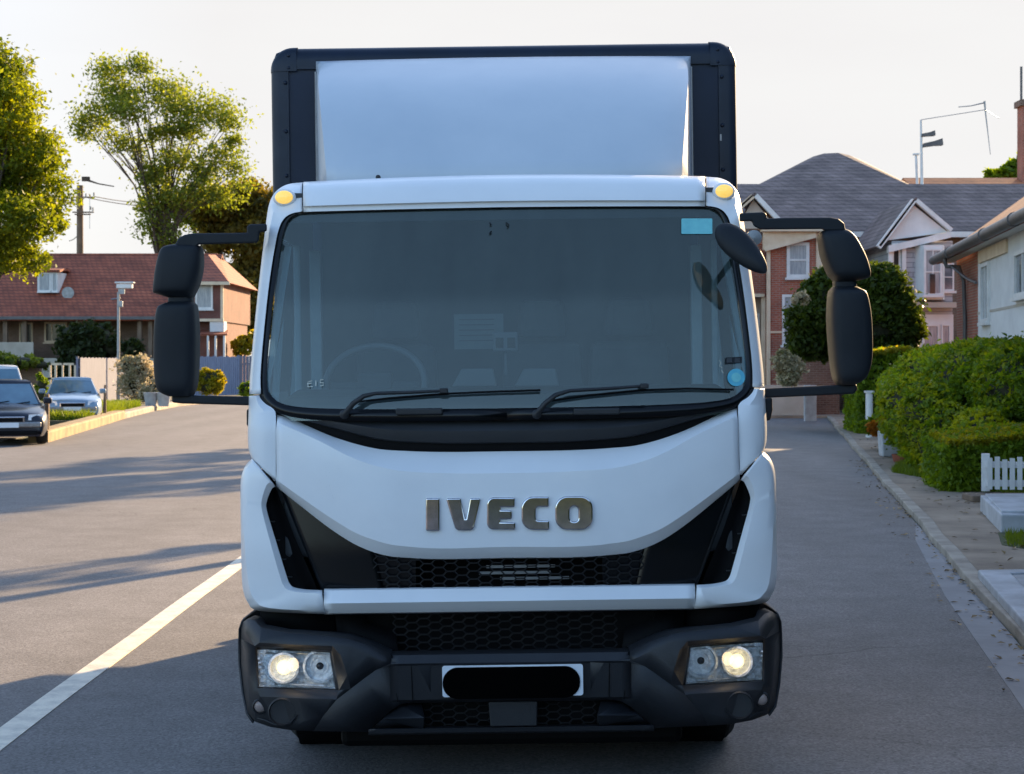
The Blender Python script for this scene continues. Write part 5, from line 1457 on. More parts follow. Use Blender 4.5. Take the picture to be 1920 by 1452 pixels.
grass('verge_grass', 'bright grass on the verge behind the left kerb', [(-12.4, 47.8), (-13.2, 54), (-13.95, 61.7), (-16.0, 61), (-14.6, 53), (-13.6, 47.8)], 15000, .26, .15)
# wooden stake on the verge
mb = MB(); mb.tube([(XD(196, 51), 51, 0), (XD(197, 51), 51, ZD(722, 51))], [.07, .03], 7); tag(mb.build('timber_stake', M['wood'], smooth=60), 'rusty brown stake beside the silver car', 'stake')
mb = MB(); mb.box((XD(88.5, 38.6), 38.6, .55), (.09, .09, 1.1)); tag(mb.build('timber_post', M['wood'], bevel=.01), 'short timber post at the corner of the dark car', 'post')
t = bush('topiary_bush', 'small dark green round bush between the two parked cars', 'bush', (XD(79, 55), 55, 0), px_blobs([(79, 722, 11, 15), (76, 706, 7, 9), (77, 742, 8, 12)], 55, (XD(79, 55), 55, 0)), 1800, .05, L_H)

# ---- street lamp
d = 78.0
t = thing('street_lamp', 'grey street lamp with a flat box head in front of the red house', 'street lamp', (XD(222, d), d, 0))
mb = MB(); mb.tube([(0, 0, 0), (0, 0, 1.0), (0, 0, ZD(548, d))], [.10, .075, .06], 10); mb.build('lamp_pole', M['galv'], t, smooth=60)
mb = MB(); z = ZD(537, d); mb.box((XD(234, d) - XD(222, d), 0, z), (.74, .3, .20)); mb.box((XD(234, d) - XD(222, d), 0, z + .17), (.9, .36, .07)); mb.build('lamp_head', M['render'], t, bevel=.02)
mb = MB(); mb.box((.15, 0, z - .24), (.3, .08, .25)); mb.tube([(-.35, 0, z - .62), (.1, 0, z - .55)], .03, 6); mb.build('bracket', M['galv'], t)
mb = MB(); mb.box((.12, -.1, z - .85), (.22, .12, .28)); mb.build('control_box', M['galv'], t, bevel=.02)

# ---- utility pole with cables
d = 125.0
t = thing('utility_pole', 'grey wooden utility pole with crossarms behind the red roof', 'utility pole', (XD(150, d), d, 0))
mb = MB(); mb.tube([(0, 0, 0), (0, 0, ZD(348, d))], [.30, .24], 10); mb.build('pole', M['wood'], t, smooth=60)
for (y, xa, xb_) in ((371, 135, 180), (399, 138, 178), (403, 142, 172)):
    mb = MB(); mb.b2(XD(xa, d) - XD(150, d), XD(xb_, d) - XD(150, d), -.34, -.26, ZD(y, d) - .05, ZD(y, d) + .05); mb.build('crossarm', M['wood'], t)
for (px, y) in ((172, 395), (176, 397), (163, 371), (178, 369)):
    mb = MB(); mb.cyl((XD(px, d) - XD(150, d), -.3, ZD(y, d) + .15), .06, .26, 'z', 8); mb.build('insulator', M['steel'], t, smooth=40)
mb = MB(); mb.tube([(XD(170, d) - XD(150, d), -.3, ZD(372, d)), (XD(170, d) - XD(150, d), -.3, ZD(430, d))], .02, 5); mb.build('down_lead', M['galv'], t)
for i, (pa, ya, pb, yb_) in enumerate(((150, 368, 250, 374), (150, 371, 60, 376), (150, 437, 90, 441), (178, 369, 250, 366))):
    mb = MB(); mb.tube([(XD(pa + (pb - pa) * k / 6, d), d + k, ZD(ya + (yb_ - ya) * k / 6 + 3 * math.sin(math.pi * k / 6), d)) for k in range(7)], .035, 5)
    tag(mb.build('overhead_cable', M['gutter'], smooth=60), ['upper cable running right from the utility pole into the airy tree', 'cable running left from the top of the utility pole', 'lowest cable left of the utility pole', 'topmost cable between crossarm and airy tree'][i], 'cable')
d = 112
mb = MB(); zz = ZD(338, d)
pts = [(XD(163, d), d, zz), (XD(185, d), d, ZD(345, d)), (XD(214, d), d, ZD(350, d))]
mb.tube(pts, [.09, .05, .04], 6); mb.box((XD(161, d), d, ZD(336, d)), (.5, .3, .3)); tag(mb.build('bare_branch', M['bark'], smooth=60), 'bare forked branch beside the top of the utility pole', 'branch')

# ================================================================== CARS
def car(label, px, d, rz, body, Hc, Wc, Lc, kind, plate=True, chrome=True, group='cars parked on the left'):
    """front of the car faces -y"""
    t = thing('parked_car', label, 'car', (XD(px, d), d, .004), rz, group)
    hw = Wc / 2
    if kind == 'saloon':
        top = [(0, .30), (.02, .52), (.10, .66), (.35, .74), (1.15, .88), (Lc - 1.1, .93), (Lc - .25, .90), (Lc, .70), (Lc, .34)]
        gh0, gh1, gf, gr, gz = 1.08, Lc - .95, 1.75, Lc - 1.65, Hc
    else:
        top = [(0, .38), (.02, .66), (.08, .86), (.3, .95), (1.0, 1.06), (Lc - .3, 1.10), (Lc - .02, 1.05), (Lc, .8), (Lc, .4)]
        gh0, gh1, gf, gr, gz = .92, Lc - .15, 1.55, Lc - .45, Hc
    mb = MB(); rings = []
    for (y, zt) in crom(top, 2):
        f = min(1.0, .80 + .20 * math.sqrt(max(0, min(1, y / .55)))) * min(1.0, .86 + .14 * math.sqrt(max(0, min(1, (Lc - y) / .5))))
        w_ = hw * f; zb = .20
        sec = [(-w_ * .92, zb), (-w_ * .99, zb + .12), (-w_, zb + (zt - zb) * .45), (-w_ * .985, zb + (zt - zb) * .72), (-w_ * .93, zt - .05), (-w_ * .80, zt), (-w_ * .4, zt + .035), (0, zt + .045)]
        sec = sec + [(-x, z) for x, z in sec[-2::-1]]
        rings.append([(x, y, z) for x, z in sec])
    mb.ring(rings); mb.build('body', body, t, smooth=38)
    # greenhouse
    mb = MB()
    zb0 = .86 if kind == 'saloon' else 1.02
    def sec(y, z, w_, n=1): return [(-w_, y, z), (w_, y, z)]
    b = [(-hw * .88, gh0, zb0), (hw * .88, gh0, zb0), (hw * .90, gh1, zb0 + .03), (-hw * .90, gh1, zb0 + .03)]
    u = [(-hw * .66, gf, gz - .07), (hw * .66, gf, gz - .07), (hw * .66, gr, gz - .07), (-hw * .66, gr, gz - .07)]
    mb.add(b + u, [(0, 1, 5, 4), (1, 2, 6, 5), (2, 3, 7, 6), (3, 0, 4, 7)])
    gl = mb.build('cabin', body, t, bevel=.03, seg=3)
    mb = MB()
    rr_ = []
    for (f, zz_) in ((1.0, 0), (.98, .035), (.86, .065), (.5, .08)):
        cx, cy = 0, (gf + gr) / 2
        rr_.append([(x * f, cy + (y - cy) * (f * .5 + .5), gz - .075 + zz_) for x, y, _ in u])
    mb.ring(rr_); mb.build('roof', body, t, smooth=50)
    # windscreen, proud of the cabin shell
    def lerp(a, b_, t_): return tuple(a[i] + (b_[i] - a[i]) * t_ for i in range(3))
    def glass(A, B, C_, D_, nm, ox, oy, m0=.08, m1=.9, mx=.07):
        q = []
        for (u_, v_) in ((mx, m0), (1 - mx, m0), (1 - mx, m1), (mx, m1)):
            p = lerp(lerp(A, B, u_), lerp(D_, C_, u_), v_); q.append((p[0] + ox, p[1] + oy, p[2] + .008))
        m_ = MB(); m_.add(q, [(0, 1, 2, 3)]); m_.build(nm, M['carscreen'] if nm == 'windscreen' else M['cglass2'], t)
    glass(b[0], b[1], u[1], u[0], 'windscreen', 0, -.012, .04, .93, .04)
    glass(b[1], b[2], u[2], u[1], 'side_window', .012, 0); glass(b[3], b[0], u[0], u[3], 'side_window', -.012, 0); glass(b[2], b[3], u[3], u[2], 'rear_window', 0, .012)
    for s in (-1, 1):
        mb = MB(); zl = .62 if kind == 'saloon' else .80
        mb.ring([[(s * hw * x, y, zl + z) for x, y, z in ((.50, .0, -.06), (.83, .12, -.07), (.86, .16, .07), (.52, .05, .06))], [(s * hw * x, y, zl + z) for x, y, z in ((.50, .12, -.06), (.8, .3, -.07), (.83, .34, .07), (.52, .15, .06))]])
        hl_ = mb.build('headlight', M['reflector'], t)
        mb = MB(); mb.box((s * (hw * .97 + .05), gh0 + .22, zb0 + .10), (.20, .12, .15)); mb.build('wing_mirror', body if kind != 'suv' else M['plastic'], t, bevel=.04)
        for y in (.85, Lc - .85):
            mb = MB(); mb.lathe([(.2, -.11), (.30, -.11), (.325, -.08), (.325, .08), (.30, .11), (.2, .11)], (s * (hw - .13), y, .325), 'x', 24); wl = mb.build('wheel', M['rubber'], t, smooth=40)
            mb = MB(); mb.lathe([(.21, -.09), (.19, -.04), (.03, -.05), (.03, .05), (.19, .04), (.21, .09)], (s * (hw - .13), y, .325), 'x', 18); mb.build('rim', M['galv'], wl, smooth=40)
    mb = MB(); zg = .58 if kind == 'saloon' else .75; mb.b2(-hw * .42, hw * .42, -.025, .1, zg - .08, zg + .06); gr_ = mb.build('grille', M['chrome'], t, bevel=.015)
    mb = MB(); mb.b2(-hw * .38, hw * .38, -.034, -.026, zg - .055, zg + .035); mb.build('grille_opening', M['black'], gr_)
    mb = MB(); mb.b2(-hw * .72, hw * .72, -.03, .1, .235, .33); mb.build('air_intake', M['black'], t, bevel=.02)
    if chrome:
        mb = MB(); mb.b2(-hw * .80, hw * .80, -.055, .05, .40, .52); mb.build('bumper', M['steel'], t, bevel=.03)
    if plate:
        mb = MB(); mb.b2(-.26, .26, -.075, -.058, .40, .51); mb.build('number_plate', M['plate'], t, bevel=.004)
    mb = MB()
    mb.tube([lerp(b[0], b[1], .25)[:1] + (gh0 - .01, zb0 + .02), (0.1, gh0 + .06, zb0 + .10)], .012, 5); mb.tube([(0.1, gh0 - .01, zb0 + .02), (.55, gh0 + .05, zb0 + .08)], .012, 5)
    mb.build('wiper', M['black'], t)
    return t
M['carscreen'] = mat('car_windscreen', (0.10, 0.20, 0.27), (0.06, 0.13, 0.19), rough=0.06, scale=1.2, coat=.5, spec=1.0)
M['cglass2'] = mat('car_side_glass', (0.02, 0.025, 0.03), (0.03, 0.035, 0.04), rough=0.06, scale=1.2)
M['cardark'] = mat('midnight_car_paint', (0.006, 0.009, 0.022), (0.004, 0.007, 0.018), rough=0.3, scale=2, coat=0.5, spec=0.3)
M['carsilver'] = mat('silver_blue_car_paint', (0.20, 0.29, 0.38), (0.16, 0.24, 0.33), rough=0.28, metal=0.35, scale=2, coat=1.0)
M['carwhite'] = mat('white_car_paint', (0.62, 0.64, 0.66), (0.55, 0.57, 0.60), rough=0.3, scale=2, coat=.8)
car('dark midnight blue saloon car nearest the camera on the left edge', 12, 36.2, R(19), M['cardark'], 1.44, 1.84, 4.5, 'saloon')
car('silver blue saloon car with pale bonnet parked by the left kerb', 136, 49.0, R(15), M['carsilver'], 1.38, 1.74, 4.3, 'saloon')
car('white van like car with cyan windscreen behind the dark saloon', -8, 46.5, R(17), M['carwhite'], 1.76, 1.86, 4.4, 'suv', chrome=False)

# ================================================================== RIGHT: slate roofed row
HD = 60.0
h = thing('slate_house', 'long house row with grey slate roofs and a taller hipped roof behind', 'house', (XD(1540, HD), HD, 0))
def rx(px, d=HD): return XD(px, d) - XD(1540, HD)
x0, x1 = rx(1398), rx(2000)
mb = MB(); mb.b2(x0 + .3, x1, 0, 8, 0, ZD(437, HD)); mb.build('wall', M['brickdk'], h)
zr = ZD(352, HD + 4.2)
gable_roof(h, x0 - .1, x1, 0, 8.4, ZD(437, HD), zr, M['slate'], ov=.45, hip=.0)
mb = MB(); mb.tube([(x0 - .3, 4.2, zr + .05), (x1, 4.2, zr + .05)], .09, 8); mb.build('ridge_tiles', M['slate'], h)
mb = MB(); mb.b2(rx(1545), x1, -.56, -.44, ZD(447, HD) , ZD(437, HD)); mb.build('fascia', M['white'], h)
# big hipped roof behind
d2 = 11.0
mb = MB()
P = [(XD(1352, HD + 6) - XD(1540, HD), 6, ZD(382, HD + 6)), (XD(1745, HD + 6) - XD(1540, HD), 6, ZD(366, HD + 6)), (XD(1745, HD + 6) - XD(1540, HD), 17, ZD(366, HD + 6)), (XD(1352, HD + 6) - XD(1540, HD), 17, ZD(382, HD + 6))]
zt = ZD(288, HD + d2)
pk = []
for (px, py) in ((1506, 303), (1524, 294), (1545, 288), (1572, 287), (1592, 291), (1618, 302)): pk.append((XD(px, HD + d2) - XD(1540, HD), d2, ZD(py, HD + d2)))
mb.add(P + pk, [(0, 1, 7), (0, 5, 4), (0, 6, 5), (0, 7, 6), (1, 8, 7), (1, 9, 8), (1, 2, 9), (2, 3, 7), (3, 4, 5), (3, 5, 6), (3, 6, 7), (2, 7, 8), (2, 8, 9), (3, 0, 4)])
mb.build('hipped_roof', M['slate'], h)
mb = MB(); mb.b2(P[0][0] + .4, P[1][0] - .4, 6.6, 16.5, 0, P[0][2] - .1); mb.build('rear_wall', M['brickdk'], h)
window(h, rx(1640), 0, ZD(480, HD), .9, 1.2, mats=('white', 'panedark'))
# gabled porch bay in front of it
GD = 54.0
g = thing('gabled_bay_house', 'pale weatherboarded house with a white triangular gable and bay window', 'house', (XD(1712, GD), GD, 0))
def gx(px): return XD(px, GD) - XD(1712, GD)
wx0, wx1 = gx(1672), gx(1786)
mb = MB(); mb.b2(wx0, wx1, 0, 5.8, 0, ZD(452, GD)); mb.build('wall', M['siding'], g)
mb = MB(); mb.b2(wx0 - .02, wx1 + .02, -.03, .0, 0, ZD(590, GD)); mb.build('lower_wall', M['render'], g)
mb = MB(); P = [(gx(1657), ZD(452, GD)), (gx(1776), ZD(436, GD)), (gx(1713), ZD(386, GD))]
mb.prism([P[0], P[1], P[2]], -.06, .3); mb.build('gable_panel', M['render'], g)
def rafter(name, a, b, w_, y0_, y1_, material, par):
    mb = MB(); dx, dz = b[0] - a[0], b[1] - a[1]; L_ = math.hypot(dx, dz); nx, nz = -dz / L_ * w_, dx / L_ * w_
    q = [(a[0], a[1]), (b[0], b[1]), (b[0] + nx, b[1] + nz), (a[0] + nx, a[1] + nz)]
    mb.prism(q, y0_, y1_); return mb.build(name, material, par)
rafter('bargeboard', (gx(1648), ZD(468, GD)), (gx(1714), ZD(380, GD)), .16, -.3, -.1, M['white'], g)
rafter('bargeboard', (gx(1712), ZD(380, GD)), (gx(1778), ZD(436, GD)), .13, -.302, -.1, M['white'], g)
mb = MB(); a, b, c = (gx(1648), ZD(464, GD)), (gx(1713), ZD(376, GD)), (gx(1780), ZD(432, GD))
mb.add([(a[0], -.3, a[1]), (b[0], -.3, b[1]), (b[0], 5, b[1]), (a[0], 5, a[1]), (c[0], -.3, c[1]), (c[0], 5, c[1])], [(0, 1, 2, 3), (1, 4, 5, 2)]); mb.build('gable_roof', M['slate'], g, solid=-.08)
mb = MB(); P = [(gx(1662), ZD(462, GD)), (gx(1778), ZD(436, GD)), (gx(1778), ZD(447, GD)), (gx(1662), ZD(475, GD))]
mb.prism([P[3], P[2], P[1], P[0]], -.35, -.05); mb.build('soffit_board', M['white'], g)
window(g, gx(1680), -.0, ZD(492, GD), .30, 1.25, .07, (1, 1), ('white', 'panedark'))
for px in (1668, 1693): post(g, 'bay_post', gx(px), -.12, ZD(560, GD), ZD(468, GD), .13, M['white'])
mb = MB(); mb.ring([[(gx(1716), 0, z), (gx(1724), -.55, z), (gx(1760), -.55, z), (gx(1771), 0, z)] for z in (ZD(563, GD), ZD(462, GD))]); bay = mb.build('bay', M['render'], g)
window(bay, gx(1741), -.55, ZD(512, GD), .58, 1.5, .06, (2, 2), ('white', 'curtain'))
mb = MB(); mb.b2(gx(1741) - .11, gx(1741) + .06, -.62, -.606, ZD(552, GD), ZD(516, GD)); mb.build('dark_pane', M['panedark'], bay)
window(g, gx(1778), 0, ZD(520, GD), .36, .9, .05, (1, 2), ('white', 'pane'))
mb = MB(); mb.b2(gx(1706), gx(1786), -.5, .1, ZD(578, GD), ZD(568, GD)); mb.build('ledge', M['renderb'], g)
window(g, gx(1745), -.03, ZD(640, GD), .55, 1.1, .06, (1, 1), ('white', 'curtain'))
window(g, gx(1773), -.03, ZD(640, GD), .3, 1.1, .05, (1, 1), ('white', 'curtain'))

# brick house with cream trim, just right of the cab
BD = 57.0
b_ = thing('brick_house', 'red brick house with cream gable trim between the truck and its mirror', 'house', (XD(1480, BD), BD, 0))
def bx_(px): return XD(px, BD) - XD(1480, BD)
mb = MB(); mb.b2(bx_(1441), bx_(1548), 0, 2.9, 0, ZD(440, BD)); mb.build('wall', M['brick'], b_)
mb = MB(); mb.b2(bx_(1380), bx_(1440), .6, 2.9, ZD(553, BD), ZD(455, BD)); mb.build('side_wall', M['brick'], b_)
mb = MB(); mb.b2(bx_(1370), bx_(1441), 1.6, 2.85, 0, ZD(556, BD)); mb.build('porch_wall', M['renderb'], b_)
rafter('bargeboard', (bx_(1375), ZD(405, BD)), (bx_(1411), ZD(374, BD)), .16, -.5, -.3, M['cream'], b_)
rafter('bargeboard', (bx_(1410), ZD(372, BD)), (bx_(1455), ZD(420, BD)), .16, -.502, -.3, M['white'], b_)
mb = MB(); mb.prism([(bx_(1380), ZD(430, BD)), (bx_(1455), ZD(430, BD)), (bx_(1411), ZD(375, BD))], -.2, .5); mb.build('gable_panel', M['renderb'], b_)
mb = MB(); a, c, e_ = (bx_(1368), ZD(408, BD)), (bx_(1411), ZD(368, BD)), (bx_(1458), ZD(419, BD))
mb.add([(a[0], -.5, a[1]), (c[0], -.5, c[1]), (c[0], 3, c[1]), (a[0], 3, a[1]), (e_[0], -.5, e_[1]), (e_[0], 3, e_[1])], [(0, 1, 2, 3), (1, 4, 5, 2)]); mb.build('gable_roof', M['slate'], b_, solid=-.08)
mb = MB(); mb.b2(bx_(1425), bx_(1552), -.5, 0, ZD(436, BD), ZD(420, BD)); mb.build('eaves_band', M['cream'], b_)
mb = MB(); mb.prism([(bx_(1430), ZD(470, BD)), (bx_(1528), ZD(444, BD)), (bx_(1528), ZD(430, BD)), (bx_(1430), ZD(435, BD))], -.28, -.002); mb.build('frieze_panel', M['cream'], b_)
rafter('frieze_board', (bx_(1432), ZD(473, BD)), (bx_(1528), ZD(447, BD)), .16, -.34, -.281, M['cream'], b_)
mb = MB(); mb.b2(bx_(1530), bx_(1552), -.08, .1, 0, ZD(436, BD)); mb.build('corner_pier', M['cream'], b_)
mb = MB(); mb.b2(bx_(1438), bx_(1444), -.07, .1, 0, ZD(470, BD)); mb.build('corner_board', M['cream'], b_)
mb = MB(); mb.b2(bx_(1380), bx_(1438), .5, .598, ZD(556, BD), ZD(550, BD)); mb.build('porch_lintel', M['cream'], b_)
window(b_, bx_(1496), 0, ZD(488, BD), .78, 1.22, .11, (1, 2), ('white', 'curtain'))
window(b_, bx_(1488), 0, ZD(600, BD), .80, 1.75, .09, (2, 1), ('white', 'curtain'))
mb = MB(); mb.b2(bx_(1444), bx_(1466), -.06, -.001, ZD(625, BD), ZD(621, BD)); mb.build('string_course', M['cream'], b_)
window(b_, bx_(1428), 1.6, ZD(630, BD + 1.6), .34, 1.6, .07, (1, 3), ('white', 'pane'))
for px in (1412, 1437): post(b_, 'porch_post', bx_(px), .7, 0, ZD(556, BD), .13, M['cream'])

# antenna mast and satellite dishes
d = 64.2
t = thing('antenna_mast', 'white roof mast with two grey horn dishes and a thin aerial boom', 'antenna', (XD(1729, d), d, ZD(356, d)))
def az(y): return ZD(y, d) - ZD(356, d)
def ax(px): return XD(px, d) - XD(1729, d)
mb = MB(); mb.tube([(0, 0, -.3), (ax(1727), 0, az(225))], [.07, .045], 8); mb.build('mast', M['white'], t, smooth=60)
mb = MB(); mb.tube([(ax(1722), .1, -.3), (ax(1719), .1, az(290))], .055, 8); mb.box((ax(1719), .1, az(289)), (.22, .2, .06)); mb.build('vent_pipe', M['render'], t, smooth=60)
mb = MB(); mb.tube([(ax(1727), 0, az(225)), (ax(1848), 0, az(206))], .014, 6); mb.build('boom', M['galv'], t)
mb = MB(); mb.tube([(ax(1846), 0, az(190)), (ax(1848), 0, az(212)), (ax(1857), 0, az(290))], [.045, .03, .012], 6); mb.build('aerial_rod', M['galv'], t)
mb = MB(); mb.tube([(ax(1846), 0, az(193)), (ax(1820), 0, az(199)), (ax(1797), 0, az(201))], [.028, .02, .018], 6); mb.build('aerial_element', M['galv'], t)
for (px, y, sc) in ((1742, 253, .7), (1752, 271, 1.0)):
    mb = MB(); c = (ax(px), 0, az(y)); s_ = sc * .62
    mb.ring([[(c[0] - s_ * .75, -.12, c[2] - .12 * sc), (c[0] - s_ * .75, .12, c[2] - .12 * sc), (c[0] - s_ * .7, .12, c[2] + .03), (c[0] - s_ * .7, -.12, c[2] + .03)],
             [(c[0], -.08, c[2] - .06), (c[0], .08, c[2] - .06), (c[0], .08, c[2] + .13 * sc), (c[0], -.08, c[2] + .13 * sc)],
             [(c[0] + s_ * .5, -.16, c[2] - .04), (c[0] + s_ * .5, .16, c[2] - .04), (c[0] + s_ * .45, .16, c[2] + .22 * sc), (c[0] + s_ * .45, -.16, c[2] + .22 * sc)]])
    mb.tube([(ax(1729), 0, c[2] - .05), (c[0] - s_ * .6, 0, c[2] - .05)], .03, 5)
    mb.build('dish', M['gutter'], t, smooth=40)
mb = MB(); mb.tube([(XD(1848, d), d, ZD(207, d)), (XD(1930, d), d + 4, ZD(193, d))], .014, 5); tag(mb.build('stay_wire', M['galv']), 'thin wire running right from the aerial boom', 'wire')

# orange ridged house with chimney behind
d = 78.0
t = thing('orange_roof_house', 'house with orange ridge tiles showing over the slate roof', 'house', (XD(1830, d), d, 0))
ox = lambda px: XD(px, d) - XD(1830, d)
mb = MB(); mb.b2(ox(1745), ox(2050), 0, 8, 0, ZD(372, d)); mb.build('wall', M['brickdk'], t)
gable_roof(t, ox(1742), ox(2050), 0, 8, ZD(378, d), ZD(339, d + 4), M['orange'], ov=.3)
cX = lambda px: XD(px, d + 2.9) - XD(1830, d)
ch = MB(); ch.b2(cX(1919), cX(1950), 3, 3.9, ZD(360, d), ZD(180, d)); cho = ch.build('chimney', M['brick'], t)
mb = MB(); mb.b2(cX(1914), cX(1955), 2.9, 4.0, ZD(180, d), ZD(168, d)); mb.build('chimney_cap', M['brickdk'], cho)
mb = MB(); mb.tube([(cX(1916), 3.0, ZD(170, d)), (cX(1916), 3.0, ZD(104, d))], .06, 7); mb.build('chimney_rod', M['gutter'], cho)
base = (XD(1890, 90), 90, 0)
tree('distant_tree', 'small green treetop showing above the orange ridge', 'tree', base, ZD(370, 90), .3, px_blobs([(1880, 328, 30, 10), (1905, 322, 26, 16), (1930, 310, 24, 24), (1858, 333, 18, 6)], 90, base), 1800, .3, L_H, seed=12)

# ================================================================== WHITE HOUSE AT THE RIGHT EDGE
ang = math.atan2(-.991, -.133)
w_h = thing('white_house', 'white rendered house with brick end wall and heavy dark gutter at the right edge', 'house', (12.45, 46.5, 0), ang)
EZ = 4.78
mb = MB(); mb.b2(0, 4.9, .12, 8.5, 0, EZ); mb.build('brick_wall', M['brick'], w_h)
mb = MB(); mb.b2(4.9, 17.5, 0, 8.45, 0, EZ); mb.build('wall', M['render'], w_h)
mb = MB(); mb.b2(4.88, 17.5, -.012, -.0, 3.05, 3.11); mb.build('string_course', M['renderb'], w_h)
gable_roof(w_h, -.2, 17.5, 0, 8.5, EZ + .12, 8.0, M['redtile'], ov=.35)
mb = MB(); mb.tube([(-.6, -.46, EZ - .02), (17.9, -.46, EZ - .02)], .13, 12); mb.build('gutter', M['gutter'], w_h, smooth=60)
for x in (3.0, 9.0, 13.0): mb = MB(); mb.tube([(x, -.46, EZ - .02), (x + .12, -.46, EZ - .02)], .155, 12); mb.build('gutter_joint', M['gutter'], w_h, smooth=60)
mb = MB(); mb.b2(-.4, 17.7, -.33, .0, EZ - .12, EZ - .02); mb.build('soffit', M['render'], w_h)
rafter('verge_board', (-.55, EZ + .0), (-.5, EZ + .05), .02, -.2, .0, M['white'], w_h)
mb = MB(); mb.tube(crom([(2.1, -.46, EZ - .05), (2.1, -.42, EZ - .35), (2.15, .02, EZ - .75), (2.15, .02, .1)], 3), .055, 8); mb.build('downpipe', M['gutter'], w_h, smooth=60)
mb = MB(); mb.tube(crom([(2.2, -.3, EZ - .35), (3.2, -.05, EZ - .72), (4.9, -.05, EZ - .92)], 3), .04, 8); mb.build('branch_pipe', M['gutter'], w_h, smooth=60)
window(w_h, 6.3, 0, 3.55, 1.15, 1.45, .09, (2, 1), ('white', 'pane'), proud=.07)
window(w_h, 11.6, 0, 3.75, 2.0, 1.0, .09, (2, 1), ('white', 'pane'), proud=.07)
mb = MB(); mb.b2(5.3, 9.5, -.06, -.002, 4.32, 4.62); mb.build('lintel', M['cream'], w_h)

# ================================================================== RIGHT GARDEN
bush('yew_bush', 'dark green conical yew left of the right mirror, before the brick house', 'bush', (XD(1525, 48), 48, 0), px_blobs([(1540, 555, 34, 40), (1525, 600, 44, 40), (1520, 640, 42, 30), (1552, 530, 22, 28), (1556, 640, 34, 36), (1505, 575, 18, 18)], 48, (XD(1525, 48), 48, 0)), 17000, .10, L_Y, clump=.16, core=.75)
bush('yew_bush', 'large dark green rounded yew behind the right mirror', 'bush', (XD(1660, 46), 46, 0), px_blobs([(1645, 545, 52, 46), (1670, 590, 52, 50), (1635, 610, 60, 55), (1690, 625, 38, 38), (1655, 520, 34, 24), (1650, 660, 60, 30)], 46, (XD(1660, 46), 46, 0)), 24000, .10, L_Y, clump=.14, core=.8)
bush('flowering_shrub', 'pale flowering shrub at the foot of the brick house', 'shrub', (XD(1478, 46), 46, 0), px_blobs([(1470, 680, 16, 22), (1488, 690, 16, 20), (1478, 708, 18, 14), (1500, 560, 14, 10)], 46, (XD(1478, 46), 46, 0)), 3200, .07, L_W, core=.4, clump=.22)
mb = MB(); mb.b2(XD(1492, 56), XD(1570, 56), 55.6, 56, 0, ZD(650, 56)); tag(mb.build('garden_wall', M['brickdk']), 'brown garden wall behind the conical yew', 'wall')
mb = MB(); mb.slab([(6.9, 54.2), (16, 54.2), (20, 91), (6.9, 91)], -.1, .09); tag(mb.build('forecourt', M['concrete'], bevel=.02), kind='structure')
mb = MB(); mb.b2(XD(1418, 55), XD(1520, 55), 54.8, 55.1, .05, ZD(722, 55)); tag(mb.build('front_wall', M['renderb']), 'low pale front wall below the brick house', 'wall')
mb = MB(); mb.box((XD(1519, 50), 50, .6), (.36, .2, 1.1)); tag(mb.build('gate_pier', M['block'], bevel=.02), 'white gate pier left of the right mirror', 'pier')
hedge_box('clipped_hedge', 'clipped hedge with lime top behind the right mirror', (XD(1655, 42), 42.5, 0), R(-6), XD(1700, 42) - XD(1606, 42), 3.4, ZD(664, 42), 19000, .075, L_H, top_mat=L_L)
mb = MB(); mb.tube([(XD(1597, 41), 39.0, .0), (XD(1597, 41), 39.0, ZD(735, 39))], .085, 10); mb.box((XD(1597, 41), 39, ZD(735, 39)), (.20, .20, .05)); tag(mb.build('white_post', M['white'], smooth=40), 'short white post at the end of the pavement hedge', 'post')
# big rounded hedge: overlapping masses following the pavement
hb = (8.1, 26.5, 0)
def rb(px, py, d, rxp, ryp, ry_m): return (XD(px, d) - hb[0], d - hb[1], ZD(py, d) - hb[2], rxp * d / FP, ry_m, ryp * d / FP)
bl = [rb(1760, 735, 30, 85, 80, 1.9), rb(1715, 775, 29, 58, 70, 1.4), rb(1840, 730, 28, 95, 88, 1.9), rb(1930, 725, 26, 90, 85, 1.9), rb(1700, 740, 33, 45, 52, 1.4), rb(1775, 830, 26.5, 60, 72, 1.0), rb(1840, 830, 25, 50, 60, .9), rb(1800, 690, 30, 75, 42, 1.6), rb(1890, 685, 28, 80, 44, 1.6), rb(1745, 800, 27.2, 55, 80, 1.0), rb(1800, 880, 24.4, 42, 50, .7), rb(1775, 880, 25.2, 40, 55, .7)]
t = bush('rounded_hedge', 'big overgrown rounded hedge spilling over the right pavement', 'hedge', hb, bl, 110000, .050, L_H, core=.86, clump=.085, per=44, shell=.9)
P = []  # lime leaves on tops and left sides stand in for sunlight
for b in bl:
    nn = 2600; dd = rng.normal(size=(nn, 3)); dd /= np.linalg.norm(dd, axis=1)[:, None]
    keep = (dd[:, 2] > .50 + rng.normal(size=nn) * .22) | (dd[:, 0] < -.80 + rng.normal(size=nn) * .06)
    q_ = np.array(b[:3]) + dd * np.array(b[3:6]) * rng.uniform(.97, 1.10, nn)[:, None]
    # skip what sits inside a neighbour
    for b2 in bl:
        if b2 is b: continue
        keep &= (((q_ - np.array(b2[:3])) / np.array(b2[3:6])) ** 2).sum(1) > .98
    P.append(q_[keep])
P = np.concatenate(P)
leaf_mesh('sun_tint_leaves', P, .05, leaf_mat('leaves_sun_tint', (0.13, 0.18, 0.008), (0.40, 0.40, 0.015), 0.42, (1.8, 1.6, 0.4)), t, label='lime green leaves painting sunlight over the hedge top')
hedge_box('clipped_hedge', 'low box hedge with bright flat top above the white picket panel', (XD(1893, 22.5), 23.3, .1), R(-4), XD(2060, 22.5) - XD(1850, 22.5), 1.5, ZD(826, 22.5) - .1, 30000, .045, L_H, top_mat=L_L)
